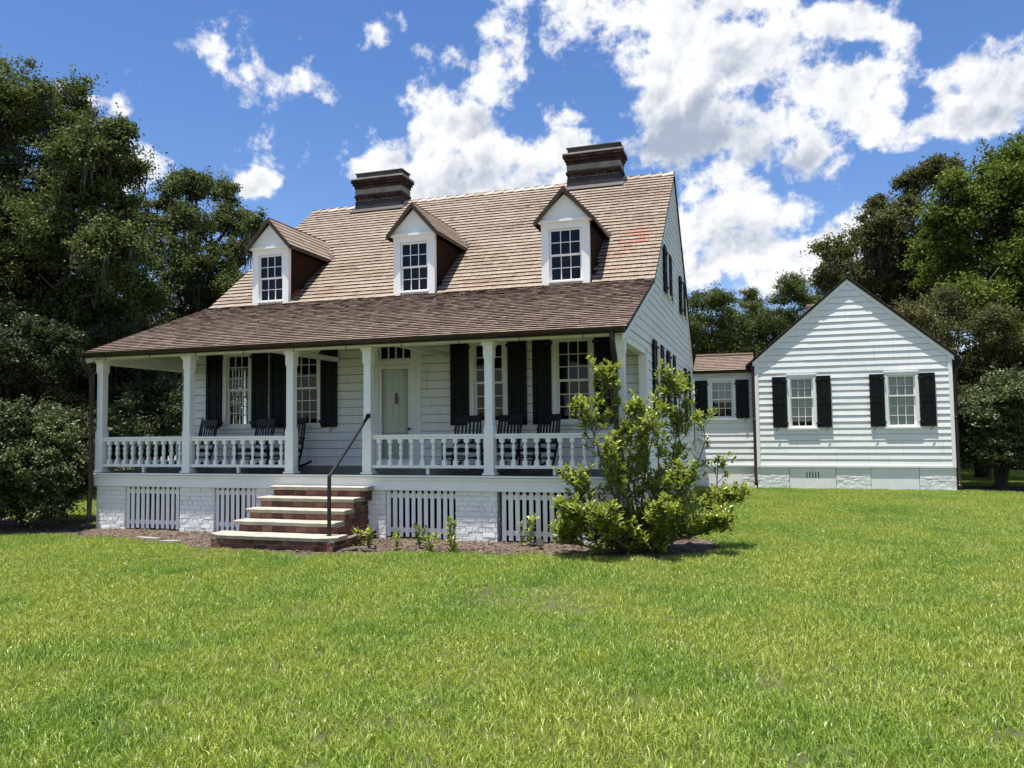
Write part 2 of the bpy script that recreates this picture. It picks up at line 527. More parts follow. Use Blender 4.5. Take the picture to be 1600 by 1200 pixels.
# ------------------------------------------------------------------ mesh helpers
class MB:
    def __init__(self):
        self.v, self.f, self.t = [], [], []
        self.stain = {}

    def face(self, pts, tone=0.5):
        i = len(self.v)
        self.v.extend([tuple(p) for p in pts])
        self.f.append(tuple(range(i, i + len(pts))))
        self.t.append(tone)

    def hexa(self, p, tone=0.5):
        """8 corners: bottom 0-3 counter-clockwise, top 4-7"""
        i = len(self.v)
        self.v.extend([tuple(q) for q in p])
        for a in ((3, 2, 1, 0), (4, 5, 6, 7), (0, 1, 5, 4), (1, 2, 6, 5), (2, 3, 7, 6), (3, 0, 4, 7)):
            self.f.append(tuple(i + k for k in a))
            self.t.append(tone)

    def box(self, x0, x1, y0, y1, z0, z1, tone=0.5):
        self.hexa([(x0, y0, z0), (x1, y0, z0), (x1, y1, z0), (x0, y1, z0),
                   (x0, y0, z1), (x1, y0, z1), (x1, y1, z1), (x0, y1, z1)], tone)

    def lbox(self, F, u0, u1, n0, n1, z0, z1, tone=0.5):
        """box in a wall frame: along the wall, out of the wall, up"""
        self.hexa([F(u0, n1, z0), F(u1, n1, z0), F(u1, n0, z0), F(u0, n0, z0),
                   F(u0, n1, z1), F(u1, n1, z1), F(u1, n0, z1), F(u0, n0, z1)], tone)

    def bar(self, a, b, w, h, up=(0, 0, 1), tone=0.5):
        a, b = Vector(a), Vector(b)
        d = (b - a).normalized()
        u = Vector(up)
        s = d.cross(u)
        if s.length < 1e-4:
            s = d.cross(Vector((0, 1, 0)))
        s.normalize()
        u = s.cross(d).normalized()
        s, u = s * w / 2, u * h / 2
        self.hexa([a - s - u, a + s - u, b + s - u, b - s - u, a - s + u, a + s + u, b + s + u, b - s + u], tone)

    def prism(self, poly, F, n0, n1, tone=0.5):
        """poly of (u, z) extruded from n0 to n1 in a frame"""
        k = len(poly)
        self.face([F(u, n1, z) for u, z in poly], tone)
        self.face([F(u, n0, z) for u, z in reversed(poly)], tone)
        for i in range(k):
            (a, b), (c, d) = poly[i], poly[(i + 1) % k]
            self.face([F(a, n0, b), F(c, n0, d), F(c, n1, d), F(a, n1, b)], tone)

    def tube(self, pts, radii, seg=8, tone=0.5, cap=True):
        pts = [Vector(p) for p in pts]
        rings = []
        ref = Vector((0.31, 0.17, 0.93))
        for i, p in enumerate(pts):
            d = (pts[min(i + 1, len(pts) - 1)] - pts[max(i - 1, 0)]).normalized()
            s = d.cross(ref)
            if s.length < 1e-3:
                s = d.cross(Vector((1, 0, 0)))
            s.normalize()
            t = d.cross(s)
            r = radii[i] if isinstance(radii, (list, tuple)) else radii
            base = len(self.v)
            for k in range(seg):
                a = 2 * math.pi * k / seg
                self.v.append(tuple(p + (s * math.cos(a) + t * math.sin(a)) * r))
            rings.append(base)
        for a, b in zip(rings, rings[1:]):
            for k in range(seg):
                k2 = (k + 1) % seg
                self.f.append((a + k, a + k2, b + k2, b + k))
                self.t.append(tone)
        if cap:
            self.f.append(tuple(rings[0] + k for k in reversed(range(seg))))
            self.f.append(tuple(rings[-1] + k for k in range(seg)))
            self.t += [tone, tone]

    def lathe(self, prof, cx, cy, seg=12, tone=0.5):
        rings = []
        for r, z in prof:
            base = len(self.v)
            for k in range(seg):
                a = 2 * math.pi * k / seg
                self.v.append((cx + r * math.cos(a), cy + r * math.sin(a), z))
            rings.append(base)
        for a, b in zip(rings, rings[1:]):
            for k in range(seg):
                k2 = (k + 1) % seg
                self.f.append((a + k, a + k2, b + k2, b + k))
                self.t.append(tone)
        self.f.append(tuple(rings[0] + k for k in reversed(range(seg))))
        self.f.append(tuple(rings[-1] + k for k in range(seg)))
        self.t += [tone, tone]

    def mesh(self, name, mat):
        me = bpy.data.meshes.new(name)
        me.from_pydata(self.v, [], self.f)
        a = me.attributes.new('tone', 'FLOAT', 'FACE')
        a.data.foreach_set('value', self.t)
        if self.stain:
            s = me.attributes.new('stain', 'FLOAT', 'FACE')
            s.data.foreach_set('value', [self.stain.get(i, 0.0) for i in range(len(self.f))])
        me.materials.append(MAT[mat])
        me.update()
        return me

    def build(self, name, mat, parent=None, smooth=False, bevel=0.0):
        o = bpy.data.objects.new(name, self.mesh(name, mat))
        COL.objects.link(o)
        o.parent = parent
        if smooth:
            o.data.polygons.foreach_set('use_smooth', [True] * len(self.f))
        if bevel:
            md = o.modifiers.new('edge', 'BEVEL')
            md.width = bevel
            md.segments = 2
            md.limit_method = 'ANGLE'
        return o


def tag(o, label=None, cat=None, group=None, kind=None):
    for k, v in (('label', label), ('category', cat), ('group', group), ('kind', kind)):
        if v:
            o[k] = v
    return o


def empty(name, loc=(0, 0, 0), rz=0.0):
    o = bpy.data.objects.new(name, None)
    o.empty_display_size = 0.3
    o.location = loc
    o.rotation_euler = (0, 0, rz)
    COL.objects.link(o)
    return o


def frame(o, u, n):
    o, u, n = Vector(o), Vector(u), Vector(n)
    return lambda a, b, z: o + u * a + n * b + Vector((0, 0, z))


def frame_front(y):
    return frame((0, y, 0), (1, 0, 0), (0, -1, 0))


def subtract(iv, openings):
    out = [iv]
    for o0, o1 in openings:
        nxt = []
        for a, b in out:
            if o1 <= a or o0 >= b:
                nxt.append((a, b))
            else:
                if o0 > a:
                    nxt.append((a, o0))
                if o1 < b:
                    nxt.append((o1, b))
        out = nxt
    return out


def siding(mb, F, z0, z1, exp, ulo, uhi, openings=(), proud=0.011, joints=4.2, breaks=(), gap=0.008):
    k = 0
    while True:
        za = z0 + k * exp
        if za >= z1 - 1e-4:
            break
        zt = min(za + exp, z1)
        cuts = sorted({za, zt} | {z for o in openings for z in (o[2], o[3]) if za < z < zt} | {z + e for z in breaks for e in (-.0005, .0005) if za < z < zt})
        # boards of this course
        lo, hi = min(ulo(za), ulo(zt)), max(uhi(za), uhi(zt))
        js, u = [lo - 1], lo + rnd.uniform(0.4, joints)
        while u < hi:
            js.append(u)
            u += rnd.uniform(joints * 0.5, joints * 1.3)
        js.append(hi + 1)
        jit = [(rnd.uniform(-.002, .003), rnd.uniform(-.003, .002), rnd.random()) for _ in js]
        for a, b in zip(cuts, cuts[1:]):
            mid = (a + b) / 2
            ops = [(o[0], o[1]) for o in openings if o[2] < mid < o[3]]
            la, ha, lb, hb = ulo(a), uhi(a), ulo(b), uhi(b)
            if ha <= la and hb <= lb:
                continue
            L0, H0 = min(la, lb), max(ha, hb)
            for s0, s1 in subtract((L0, H0), ops):
                for j in range(len(js) - 1):
                    p0, p1 = max(s0, js[j]), min(s1, js[j + 1])
                    if p1 - p0 < 1e-3:
                        continue
                    dn, dz, tone = jit[j]

                    def nn(z):
                        return (proud + dn) * (1 - (z - za) / exp) + 0.003
                    a0, a1 = max(p0, la), min(p1, ha)
                    b0, b1 = max(p0, lb), min(p1, hb)
                    if a1 < a0:
                        a0 = a1 = (a0 + a1) / 2
                    if b1 < b0:
                        b0 = b1 = (b0 + b1) / 2
                    zz = a + ((dz + gap) if a == za else 0)
                    if zz >= b - .002:
                        continue
                    mb.face([F(a0, nn(a), zz), F(a1, nn(a), zz), F(b1, nn(b), b), F(b0, nn(b), b)], tone)
                    if a == za:
                        mb.face([F(a0, -.012, zz), F(a1, -.012, zz), F(a1, nn(a), zz), F(a0, nn(a), zz)], tone)
        k += 1


def lining(mb, F, z0, z1, ulo, uhi, openings=(), n=-0.14):
    cuts = sorted({z0, z1} | {z for o in openings for z in (o[2], o[3]) if z0 < z < z1})
    for a, b in zip(cuts, cuts[1:]):
        ops = [(o[0], o[1]) for o in openings if o[2] < (a + b) / 2 < o[3]]
        for s0, s1 in subtract((ulo(a), uhi(a)), ops):
            t0 = max(s0, ulo(b))
            t1 = min(s1, uhi(b))
            mb.face([F(s0, n, a), F(s1, n, a), F(t1, n, b), F(t0, n, b)])


def brickwork(mb, F, u0, u1, z0, z1, course=0.078, length=0.215, joint=0.011, proud=0.008, lo=0.0, hi=1.0, n=0.0, rough=0.004):
    """individual bricks standing slightly proud of a mortar plane"""
    rows = max(1, round((z1 - z0) / course))
    ch = (z1 - z0) / rows
    for r in range(rows):
        a = z0 + r * ch
        header = (r % 4 == 3)
        ln = length / 2 if header else length
        u = u0 - (ln / 2 if r % 2 else 0)
        while u < u1 - 0.004:
            e = min(u + ln, u1)
            s = max(u, u0)
            if e - s > 0.02:
                p = proud + rnd.uniform(-rough, rough)
                jz = rnd.uniform(-.0025, .0025)
                q = [rnd.uniform(-.003, .003) for _ in range(4)]
                s_ = s + (joint / 2 if s > u0 else 0)
                e_ = e - (joint / 2 if e < u1 else 0)
                b_, t_ = a + joint / 2 + jz, a + ch - joint / 2 + jz
                t = lo + (hi - lo) * rnd.random()
                f0 = F(s_, n, b_), F(e_, n, b_), F(e_, n, t_), F(s_, n, t_)
                g0 = F(s_ + .002, n + p + q[0], b_ + .002), F(e_ - .002, n + p + q[1], b_ + .002), F(e_ - .002, n + p + q[2], t_ - .002), F(s_ + .002, n + p + q[3], t_ - .002)
                mb.face(g0, t)
                for i in range(4):
                    j = (i + 1) % 4
                    mb.face([f0[i], f0[j], g0[j], g0[i]], t)
            u += ln


def shingles(mb, P, u0, u1, s_len, exp, wmin=0.09, wmax=0.2, thick=0.016, cut=None, stain=None, lo=0.0, hi=1.0, patches=()):
    """P(u, s, h): along the eave, up the slope, off the roof"""
    rows = int(s_len / exp)
    ex = s_len / rows
    for r in range(rows):
        s = r * ex
        u = u0 - rnd.uniform(0, wmax)
        row_t = rnd.uniform(-.035, .035)
        walk = 0.0
        while u < u1:
            w = rnd.uniform(wmin, wmax)
            a, b = max(u, u0), min(u + w - 0.004, u1)
            u += w
            if b - a < 0.015:
                continue
            if cut and cut((a + b) / 2, s):
                continue
            th = thick * rnd.uniform(.9, 1.12)
            ds = rnd.uniform(-.004, .003)
            walk = walk * .75 + rnd.gauss(0, .026)
            t = .56 + row_t + walk + rnd.gauss(0, .03)
            if rnd.random() < .03:
                t -= rnd.uniform(.06, .2)
            for pu, ps, ru, rs_, k in patches:
                q = ((a + b) / 2 - pu) ** 2 / ru ** 2 + (s - ps) ** 2 / rs_ ** 2
                if q < 4:
                    t -= k * math.exp(-q) * rnd.uniform(.3, 1.4)
            t = min(1, max(0.1, lo + (hi - lo) * t))
            A, B = P(a, s + ds, th), P(b, s + ds, th + rnd.uniform(-.002, .002))
            s1 = ds + ex * .28
            h1 = th + (.003 - th) * .25
            A1, B1 = P(a, s + s1, h1), P(b, s + s1, h1)
            C, D = P(b, s + ex * 1.12, .003), P(a, s + ex * 1.12, .003)
            k0 = len(mb.f)
            mb.face([A, B, B1, A1], min(1, t + .16))  # lower strip coloured lighter, as a painted lit edge
            mb.face([A1, B1, C, D], t)
            mb.face([P(a, s + ds + .004, -.002), P(b, s + ds + .004, -.002), B, A], 0.0)  # butt coloured dark, a painted shadow line under the course
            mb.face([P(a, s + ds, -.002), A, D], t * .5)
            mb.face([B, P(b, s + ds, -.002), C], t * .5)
            if stain:
                v = stain((a + b) / 2, s)
                if v > 0:
                    for k in range(k0, k0 + 2):
                        mb.stain[k] = v



# ------------------------------------------------------------------ windows, shutters, doors
def opening(u0, u1, z0, z1, m=0.03):
    return (u0 + m, u1 - m, z0 + m, z1 - m)


def sash(mb, F, u0, u1, z0, z1, n0, n1, cols, rows, rail=.042, bar=.016):
    mb.lbox(F, u0, u0 + rail, n0, n1, z0, z1)
    mb.lbox(F, u1 - rail, u1, n0, n1, z0, z1)
    mb.lbox(F, u0 + rail, u1 - rail, n0, n1, z0, z0 + rail)
    mb.lbox(F, u0 + rail, u1 - rail, n0, n1, z1 - rail, z1)
    iu0, iu1, iz0, iz1 = u0 + rail, u1 - rail, z0 + rail, z1 - rail
    for i in range(1, cols):
        u = iu0 + (iu1 - iu0) * i / cols
        mb.lbox(F, u - bar / 2, u + bar / 2, n0 + .004, n1 - .004, iz0, iz1)
    for i in range(1, rows):
        z = iz0 + (iz1 - iz0) * i / rows
        mb.lbox(F, iu0, iu1, n0 + .006, n1 - .006, z - bar / 2, z + bar / 2)


def make_window(parent, F, u0, u1, z0, z1, cols=3, rt=3, rb=3, c=.085, blind=0.0, sill=True, curtain=False):
    m = MB()
    m.lbox(F, u0, u0 + c, -.10, .034, z0 + .05, z1 - c)
    m.lbox(F, u1 - c, u1, -.10, .034, z0 + .05, z1 - c)
    m.lbox(F, u0, u1, -.10, .034, z1 - c, z1)
    m.lbox(F, u0 - .012, u1 + .012, .0, .048, z1, z1 + .022)
    m.lbox(F, u0 + c, u1 - c, -.10, .006, z0 + .04, z0 + .062)
    w = m.build('window', 'trim', parent)
    if sill:
        s = MB()
        s.lbox(F, u0 - .03, u1 + .03, -.02, .075, z0, z0 + .048)
        s.build('sill', 'trim', w)
    iu0, iu1, iz0, iz1 = u0 + c, u1 - c, z0 + .062, z1 - c
    zm = iz0 + (iz1 - iz0) * rb / (rt + rb)
    a = MB()
    sash(a, F, iu0, iu1, zm - .02, iz1, -.046, -.014, cols, rt)
    a.build('sash', 'trim', w)
    a = MB()
    sash(a, F, iu0, iu1, iz0, zm + .02, -.082, -.050, cols, rb)
    a.build('sash', 'trim', w)
    for n, p0, p1 in ((-.030, zm, iz1 - .02), (-.066, iz0 + .02, zm)):
        g = MB()
        for i in range(cols):
            ua, ub = iu0 + .03 + (iu1 - iu0 - .06) * i / cols, iu0 + .03 + (iu1 - iu0 - .06) * (i + 1) / cols
            rows = rt if n > -.05 else rb
            for j in range(rows):
                za, zb = p0 + (p1 - p0) * j / rows, p0 + (p1 - p0) * (j + 1) / rows
                t = [rnd.uniform(-.002, .002) for _ in range(2)]
                g.face([F(ua, n, za), F(ub, n + t[0], za), F(ub, n + t[0] + t[1], zb), F(ua, n + t[1], zb)])
        g.build('glass_pane', 'glass', w)
    if blind > 0:
        b = MB()
        zz, zend = iz1, iz1 - (iz1 - iz0) * blind
        while zz > zend:
            b.face([F(iu0, -.118, zz), F(iu1, -.118, zz), F(iu1, -.098, zz - .036), F(iu0, -.098, zz - .036)])
            zz -= .034
        b.lbox(F, iu0, iu1, -.12, -.095, zend - .03, zend)
        b.build('blind', 'blind', w)
    if curtain:
        b = MB()
        for side in (0, 1):
            uu, k = 0.0, 0
            wdt = (iu1 - iu0) * .33
            pts = []
            while uu <= wdt:
                x = iu0 + uu if side == 0 else iu1 - uu
                pts.append((x, -.17 + .02 * math.sin(k * 1.9)))
                uu += wdt / 14
                k += 1
            for p, q in zip(pts, pts[1:]):
                b.face([F(p[0], p[1], iz0), F(q[0], q[1], iz0), F(q[0], q[1], iz1), F(p[0], p[1], iz1)])
        b.build('curtain', 'curtain', w)
    return w


def make_shutter(parent, F, u0, u1, z0, z1, hinge_right, n=.030, hook=True):
    m = MB()
    st = .075
    m.lbox(F, u0, u0 + st, n, n + .038, z0, z1)
    m.lbox(F, u1 - st, u1, n, n + .038, z0, z1)
    zs = [z0, z0 + .15, (z0 + z1) / 2 - .06, (z0 + z1) / 2 + .06, z1 - .11, z1]
    for a, b in ((zs[0], zs[1]), (zs[2], zs[3]), (zs[4], zs[5])):
        m.lbox(F, u0 + st, u1 - st, n, n + .036, a, b)
    for a, b in ((zs[1], zs[2]), (zs[3], zs[4])):
        m.lbox(F, u0 + st, u1 - st, n + .006, n + .020, a, b)
        m.lbox(F, u0 + st + .045, u1 - st - .045, n + .020, n + .028, a + .045, b - .045)
    s = m.build('shutter', 'shutter', parent)
    ue = u1 if hinge_right else u0
    sg = 1 if hinge_right else -1
    for z in (z0 + .10, z1 - .14):
        h = MB()
        a, b = sorted((ue - sg * .10, ue + sg * .035))
        h.lbox(F, a, b, n + .038, n + .050, z, z + .035)
        a, b = sorted((ue, ue + sg * .03))
        h.lbox(F, a, b, .036, n + .062, z - .01, z + .045)
        h.build('hinge', 'iron', s)
    if hook:
        k = MB()
        uh = u0 + (u1 - u0) * (.3 if hinge_right else .7)
        pts = []
        for i in range(13):
            t = i / 12
            pts.append(F(uh + .028 * math.sin(t * 5.6), n + .05, z0 + .03 - .14 * t))
        k.tube(pts, .008, 6)
        k.build('holdback', 'iron', s)
    return s


# ------------------------------------------------------------------ the farmhouse
XL, XR = -9.97, 0.076            # outer faces of the gable walls
YF, YB = 2.358, 12.20            # front and back walls
Y_E, Z_E = -0.30, 3.345          # front eave
Y_K, Z_K = 3.192, 4.69           # where the two slopes meet
Y_R, Z_R = 7.604, 8.114          # ridge
Y_BE, Z_BE = 12.33, 3.80         # back eave
RX0, RX1 = -10.06, 0.150         # roof ends
ZD = 1.095                       # porch deck


def roof_z(y):
    if y <= Y_K:
        return Z_E + (Z_K - Z_E) * (y - Y_E) / (Y_K - Y_E)
    if y <= Y_R:
        return Z_K + (Z_R - Z_K) * (y - Y_K) / (Y_R - Y_K)
    return Z_R + (Z_BE - Z_R) * (y - Y_R) / (Y_BE - Y_R)


def front_y(z):
    if z <= Z_E:
        return Y_E
    if z <= Z_K:
        return Y_E + (Y_K - Y_E) * (z - Z_E) / (Z_K - Z_E)
    return Y_K + (Y_R - Y_K) * (z - Z_K) / (Z_R - Z_K)


def back_y(z):
    if z <= Z_BE:
        return YB
    return min(YB, Y_R + (Y_BE - Y_R) * (z - Z_R) / (Z_BE - Z_R))


house = tag(empty('farmhouse', (-5, 6, 0)),
            'white clapboard farmhouse with full front porch, three dormers and two brick chimneys', 'house')
house_inv = Matrix.Translation(Vector((5, -6, 0)))


def part(mb, name, mat, parent=house, **k):
    return mb.build(name, mat, parent, **k)


# parts are written in world coordinates, so the root empties stay at the origin of those coordinates
house.location = (0, 0, 0)

FW_ = frame_front(YF)
FG = frame((XR, 0, 0), (0, 1, 0), (1, 0, 0))      # right gable wall
FL = frame((XL, 0, 0), (0, 1, 0), (-1, 0, 0))     # left gable wall
FB = frame((0, YB, 0), (-1, 0, 0), (0, 1, 0))     # back wall

front_windows = [(-9.000, -8.262), (-7.405, -6.600), (-3.335, -2.560), (-1.690, -0.885)]
W_Z0, W_Z1 = 1.885, 3.56
front_shutters = [(-9.40, -9.012, True), (-8.250, -7.865, False), (-7.80, -7.418, True), (-6.588, -6.215, False),
                  (-3.72, -3.347, True), (-2.548, -2.18, False), (-2.06, -1.703, True), (-0.872, -0.515, False)]
DOOR = (-5.37, -4.48, 1.125, 3.15)
TRANSOM = (-5.37, -4.48, 3.15, 3.52)
ops = [opening(a, b, W_Z0, W_Z1) for a, b in front_windows]
ops.append((-5.36, -4.49, 1.10, 3.50))

m = MB()
siding(m, FW_, 1.125, roof_z(YF) - .10, .166, lambda z: XL + .02, lambda z: XR - .02, ops, proud=.014, joints=9, gap=.011)
part(m, 'front_wall', 'siding')
m = MB()
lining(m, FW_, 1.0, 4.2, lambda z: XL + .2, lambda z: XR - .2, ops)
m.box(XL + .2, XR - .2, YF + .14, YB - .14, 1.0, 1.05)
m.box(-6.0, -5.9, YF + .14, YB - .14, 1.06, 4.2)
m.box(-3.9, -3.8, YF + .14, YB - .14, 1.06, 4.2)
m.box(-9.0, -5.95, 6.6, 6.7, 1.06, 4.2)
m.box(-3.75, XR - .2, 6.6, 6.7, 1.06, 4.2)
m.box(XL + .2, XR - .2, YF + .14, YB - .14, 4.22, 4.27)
part(m, 'interior_walls', 'room_shade')

# right gable wall
gable_windows = [(3.42, 4.16, 2.02, 3.50, 3, 3, 3), (5.78, 6.50, 2.02, 3.50, 3, 3, 3), (9.86, 10.58, 1.90, 3.40, 3, 3, 3),
                 (5.50, 6.16, 4.72, 5.78, 3, 2, 2), (8.98, 9.64, 4.72, 5.74, 3, 2, 2)]
gops = [opening(a, b, c, d) for a, b, c, d, *_ in gable_windows]


def g_lo(z):
    if z < 3.24:
        return YF - .10
    return front_y(z + .06) + .02


m = MB()
siding(m, FG, .72, Z_R - .10, .165, g_lo, lambda z: back_y(z + .08) - .02, gops, breaks=(3.24,))
part(m, 'gable_wall', 'siding')
m = MB()
siding(m, FL, .72, Z_R - .10, .195, g_lo, lambda z: back_y(z + .08) - .02, [opening(3.55, 4.50, 1.9, 3.45)], breaks=(3.24,))
part(m, 'gable_wall', 'siding')
m = MB()
siding(m, FB, .72, Z_BE - .05, .195, lambda z: -XR + .02, lambda z: -XL - .02, [])
part(m, 'back_wall', 'siding')
m = MB()
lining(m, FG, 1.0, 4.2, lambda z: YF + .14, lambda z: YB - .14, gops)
part(m, 'interior_lining', 'room_shade')
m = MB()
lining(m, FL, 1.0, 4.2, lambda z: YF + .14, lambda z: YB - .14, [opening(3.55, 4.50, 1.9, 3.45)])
part(m, 'interior_lining', 'room_shade')

# trim boards
for F_ in (FG,):
    m = MB()
    m.lbox(F_, YF - .22, YF - .08, -.12, .030, ZD + .02, 3.13)
    part(m, 'corner_board', 'trim')
m = MB()
m.lbox(FG, YB - .12, YB + .02, -.02, .030, .70, 3.72)
m.lbox(FG, YF - .10, YB, .0, .034, .62, .73)
part(m, 'corner_trim', 'trim')
for F_ in (FG, FL):
    m = MB()
    for (ya, yb) in ((Y_E, Y_K), (Y_K, Y_R), (Y_R, Y_BE)):
        za, zb = roof_z(ya) - .05, roof_z(yb) - .05
        m.prism([(ya, za - .17), (yb, zb - .17), (yb, zb - .01), (ya, za - .01)], F_, .004, .040)
    part(m, 'rake_board', 'trim')
m = MB()
m.lbox(FW_, XL + .0, XL + .11, .0, .03, 1.125, 4.1)
m.lbox(FW_, XR - .11, XR, .0, .03, 1.125, 4.1)
m.lbox(FW_, XL + .11, XR - .11, .024, .036, 1.115, 1.16)
part(m, 'wall_trim', 'trim')

for i, (a, b) in enumerate(front_windows):
    make_window(house, FW_, a, b, W_Z0, W_Z1, 3, 3, 3)
for a, b, hr in front_shutters:
    make_shutter(house, FW_, a, b, W_Z0 + .015, W_Z1 - .03, hr)
for k, (a, b, c, d, cols, rt, rb) in enumerate(gable_windows):
    make_window(house, FG, a, b, c, d, cols, rt, rb)
    wd = .40 if k < 3 else .36
    make_shutter(house, FG, a - wd - .012, a - .012, c + .03, d - .02, True)
    make_shutter(house, FG, b + .012, b + wd + .012, c + .03, d - .02, False)
make_window(house, FL, 3.55, 4.50, 1.9, 3.45, 3, 3, 3)

# front door with its glazed storm door and transom light
m = MB()
u0, u1, z0, z1 = DOOR
m.lbox(FW_, u0, u0 + .085, -.12, .034, 1.125, 3.55)
m.lbox(FW_, u1 - .085, u1, -.12, .034, 1.125, 3.55)
m.lbox(FW_, u0 + .085, u1 - .085, -.12, .030, 3.13, 3.22)
m.lbox(FW_, u0 - .02, u1 + .02, .0, .050, 3.55, 3.60)
m.lbox(FW_, u0 - .02, u1 + .12, -.02, .10, 1.112, 1.128)
m.lbox(FW_, u1 + .0, u1 + .13, .0, .030, 1.128, 3.56)
df = part(m, 'door_frame', 'trim')
m = MB()
for a, b in ((u0 + .085, u0 + .155), (u1 - .155, u1 - .085)):
    m.lbox(FW_, a, b, -.012, .020, 1.135, 3.12)
m.lbox(FW_, u0 + .155, u1 - .155, -.012, .020, 3.04, 3.12)
m.lbox(FW_, u0 + .155, u1 - .155, -.012, .020, 1.135, 1.25)
sd = m.build('storm_door', 'trim', df)
m = MB()
m.face([FW_(u0 + .15, .004, 1.24), FW_(u1 - .15, .004, 1.24), FW_(u1 - .15, .004, 3.05), FW_(u0 + .15, .004, 3.05)])
m.build('door_glass', 'glass', df)
m = MB()
du0, du1 = u0 + .085, u1 - .085
dz = [1.13, 1.35, 1.78, 1.90, 2.72, 2.80, 3.00, 3.13]
m.lbox(FW_, du0, du1, -.11, -.085, 1.13, 3.13)
um = (du0 + du1) / 2
for a, b in ((du0, du0 + .11), (um - .05, um + .05), (du1 - .11, du1)):
    m.lbox(FW_, a, b, -.086, -.068, 1.13, 3.13)
for k in range(0, 8, 2):
    for a, b in ((du0 + .11, um - .05), (um + .05, du1 - .11)):
        m.lbox(FW_, a, b, -.086, -.0685, dz[k], dz[k + 1])
for k in (1, 3, 5):
    for a, b in ((du0 + .15, um - .09), (um + .09, du1 - .15)):
        m.lbox(FW_, a, b, -.086, -.075, dz[k] + .04, dz[k + 1] - .04)
dr = part(m, 'door', 'door')
m = MB()
kz = 2.45
for r_, zc in ((.030, kz + .07), (.040, kz), (.034, kz - .07)):
    m.lbox(FW_, um - r_, um + r_, -.068, -.045, zc - .035, zc + .035)
m.tube([FW_(um, -.045, kz + .12), FW_(um, -.035, kz), FW_(um, -.04, kz - .11)], [.012, .026, .02], 8)
m.build('door_knocker', 'iron', dr)
m = MB()
for uu, nn, zz in ((du1 - .055, -.06, 1.885), (u1 - .12, .024, 1.845)):
    c = FW_(uu, nn, zz)
    m.tube([c, c + Vector((0, -.03, 0)), c + Vector((0, -.055, 0)), c + Vector((0, -.07, 0))], [.012, .014, .032, .018], 10)
m.build('handle', 'iron', dr)
m = MB()
sash(m, FW_, du0, du1, 3.22, 3.54, -.06, -.02, 4, 1, .035, .022)
tr = part(m, 'transom', 'trim')
m = MB()
m.face([FW_(du0 + .02, -.04, 3.24), FW_(du1 - .02, -.04, 3.24), FW_(du1 - .02, -.04, 3.53), FW_(du0 + .02, -.04, 3.53)])
m.build('glass_pane', 'glass', tr)

# roof: a solid slab under real shingles
TH = .11


def slab(mb, ya, yb, x0, x1, zf, t0=.02, t1=TH):
    za, zb = zf(ya), zf(yb)
    mb.hexa([(x0, ya, za - t1), (x1, ya, za - t1), (x1, yb, zb - t1), (x0, yb, zb - t1),
             (x0, ya, za - t0), (x1, ya, za - t0), (x1, yb, zb - t0), (x0, yb, zb - t0)])


m = MB()
slab(m, Y_E, Y_K, RX0 + .02, RX1 - .02, roof_z)
porch_roof = part(m, 'porch_ceiling', 'ceiling')
m = MB()
slab(m, Y_K, Y_R, RX0 + .02, RX1 - .02, roof_z)
slab(m, Y_R, Y_BE, RX0 + .02, RX1 - .02, roof_z)
roof_base = part(m, 'roof', 'bargeboard')


def slope_frame(ya, yb, zf, x0=0.0):
    a, b = Vector((0, ya, zf(ya))), Vector((0, yb, zf(yb)))
    d = b - a
    L = d.length
    d.normalize()
    n = Vector((1, 0, 0)).cross(d)
    if n.z < 0:
        n = -n
    return (lambda u, s, h: Vector((u, 0, 0)) + a + d * s + n * (h - .018)), L


dormers = [(-8.890, -7.950), (-5.365, -4.415), (-2.095, -1.115)]


def red_stain(u, s):
    y = Y_K + s * (Y_R - Y_K) / 5.585
    v = 0.0
    for cx, cy, rx, ry, k in ((-.47, 4.62, .34, .55, .75), (-.80, 4.0, .30, .42, .5), (-.28, 4.9, .2, .35, .5)):
        d = ((u - cx) / rx) ** 2 + ((y - cy) / ry) ** 2
        v = max(v, k * (1.3 - d))
    return min(.9, max(0, v) * rnd.choice((0, .15, .5, .8, 1.1, 1.2)))


ROOF_PATCHES = [(rnd.uniform(-10, 0), rnd.uniform(.2, 5.4), rnd.uniform(.25, .9), rnd.uniform(.12, .35), rnd.uniform(.05, .16)) for _ in range(46)]
P, L = slope_frame(Y_K - .03, Y_R, lambda y: roof_z(max(y, Y_K)) if y >= Y_K else Z_K - .03 * .776)
m = MB()
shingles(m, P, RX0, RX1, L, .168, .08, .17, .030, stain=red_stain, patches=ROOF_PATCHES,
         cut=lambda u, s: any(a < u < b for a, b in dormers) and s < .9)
# ridge caps
for sgn in (-1, 1):
    u = RX0
    while u < RX1 - .05:
        w = .285
        e = min(u + w, RX1)
        t = rnd.uniform(.65, 1)
        y1_ = Y_R + sgn * .15
        z1_ = Z_R - .15 * .78
        lift = .028
        m.hexa([(u, Y_R, Z_R + .002), (e, Y_R, Z_R + .016), (e, y1_, z1_ + .016), (u, y1_, z1_ + .002),
                (u, Y_R, Z_R + .016), (e, Y_R, Z_R + lift + .012), (e, y1_, z1_ + lift + .012), (u, y1_, z1_ + .016)] if sgn > 0 else
               [(u, y1_, z1_ + .002), (e, y1_, z1_ + .016), (e, Y_R, Z_R + .016), (u, Y_R, Z_R + .002),
                (u, y1_, z1_ + .016), (e, y1_, z1_ + lift + .012), (e, Y_R, Z_R + lift + .012), (u, Y_R, Z_R + .016)], t)
        u += w - .01
m.build('shingles', 'shingle', roof_base)
P, L = slope_frame(Y_BE, Y_R, roof_z)
m = MB()
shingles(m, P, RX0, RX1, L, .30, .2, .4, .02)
m.build('shingles', 'shingle', roof_base)
P, L = slope_frame(Y_E - .06, Y_K, lambda y: Z_E + (Z_K - Z_E) * (y - Y_E) / (Y_K - Y_E))
m = MB()
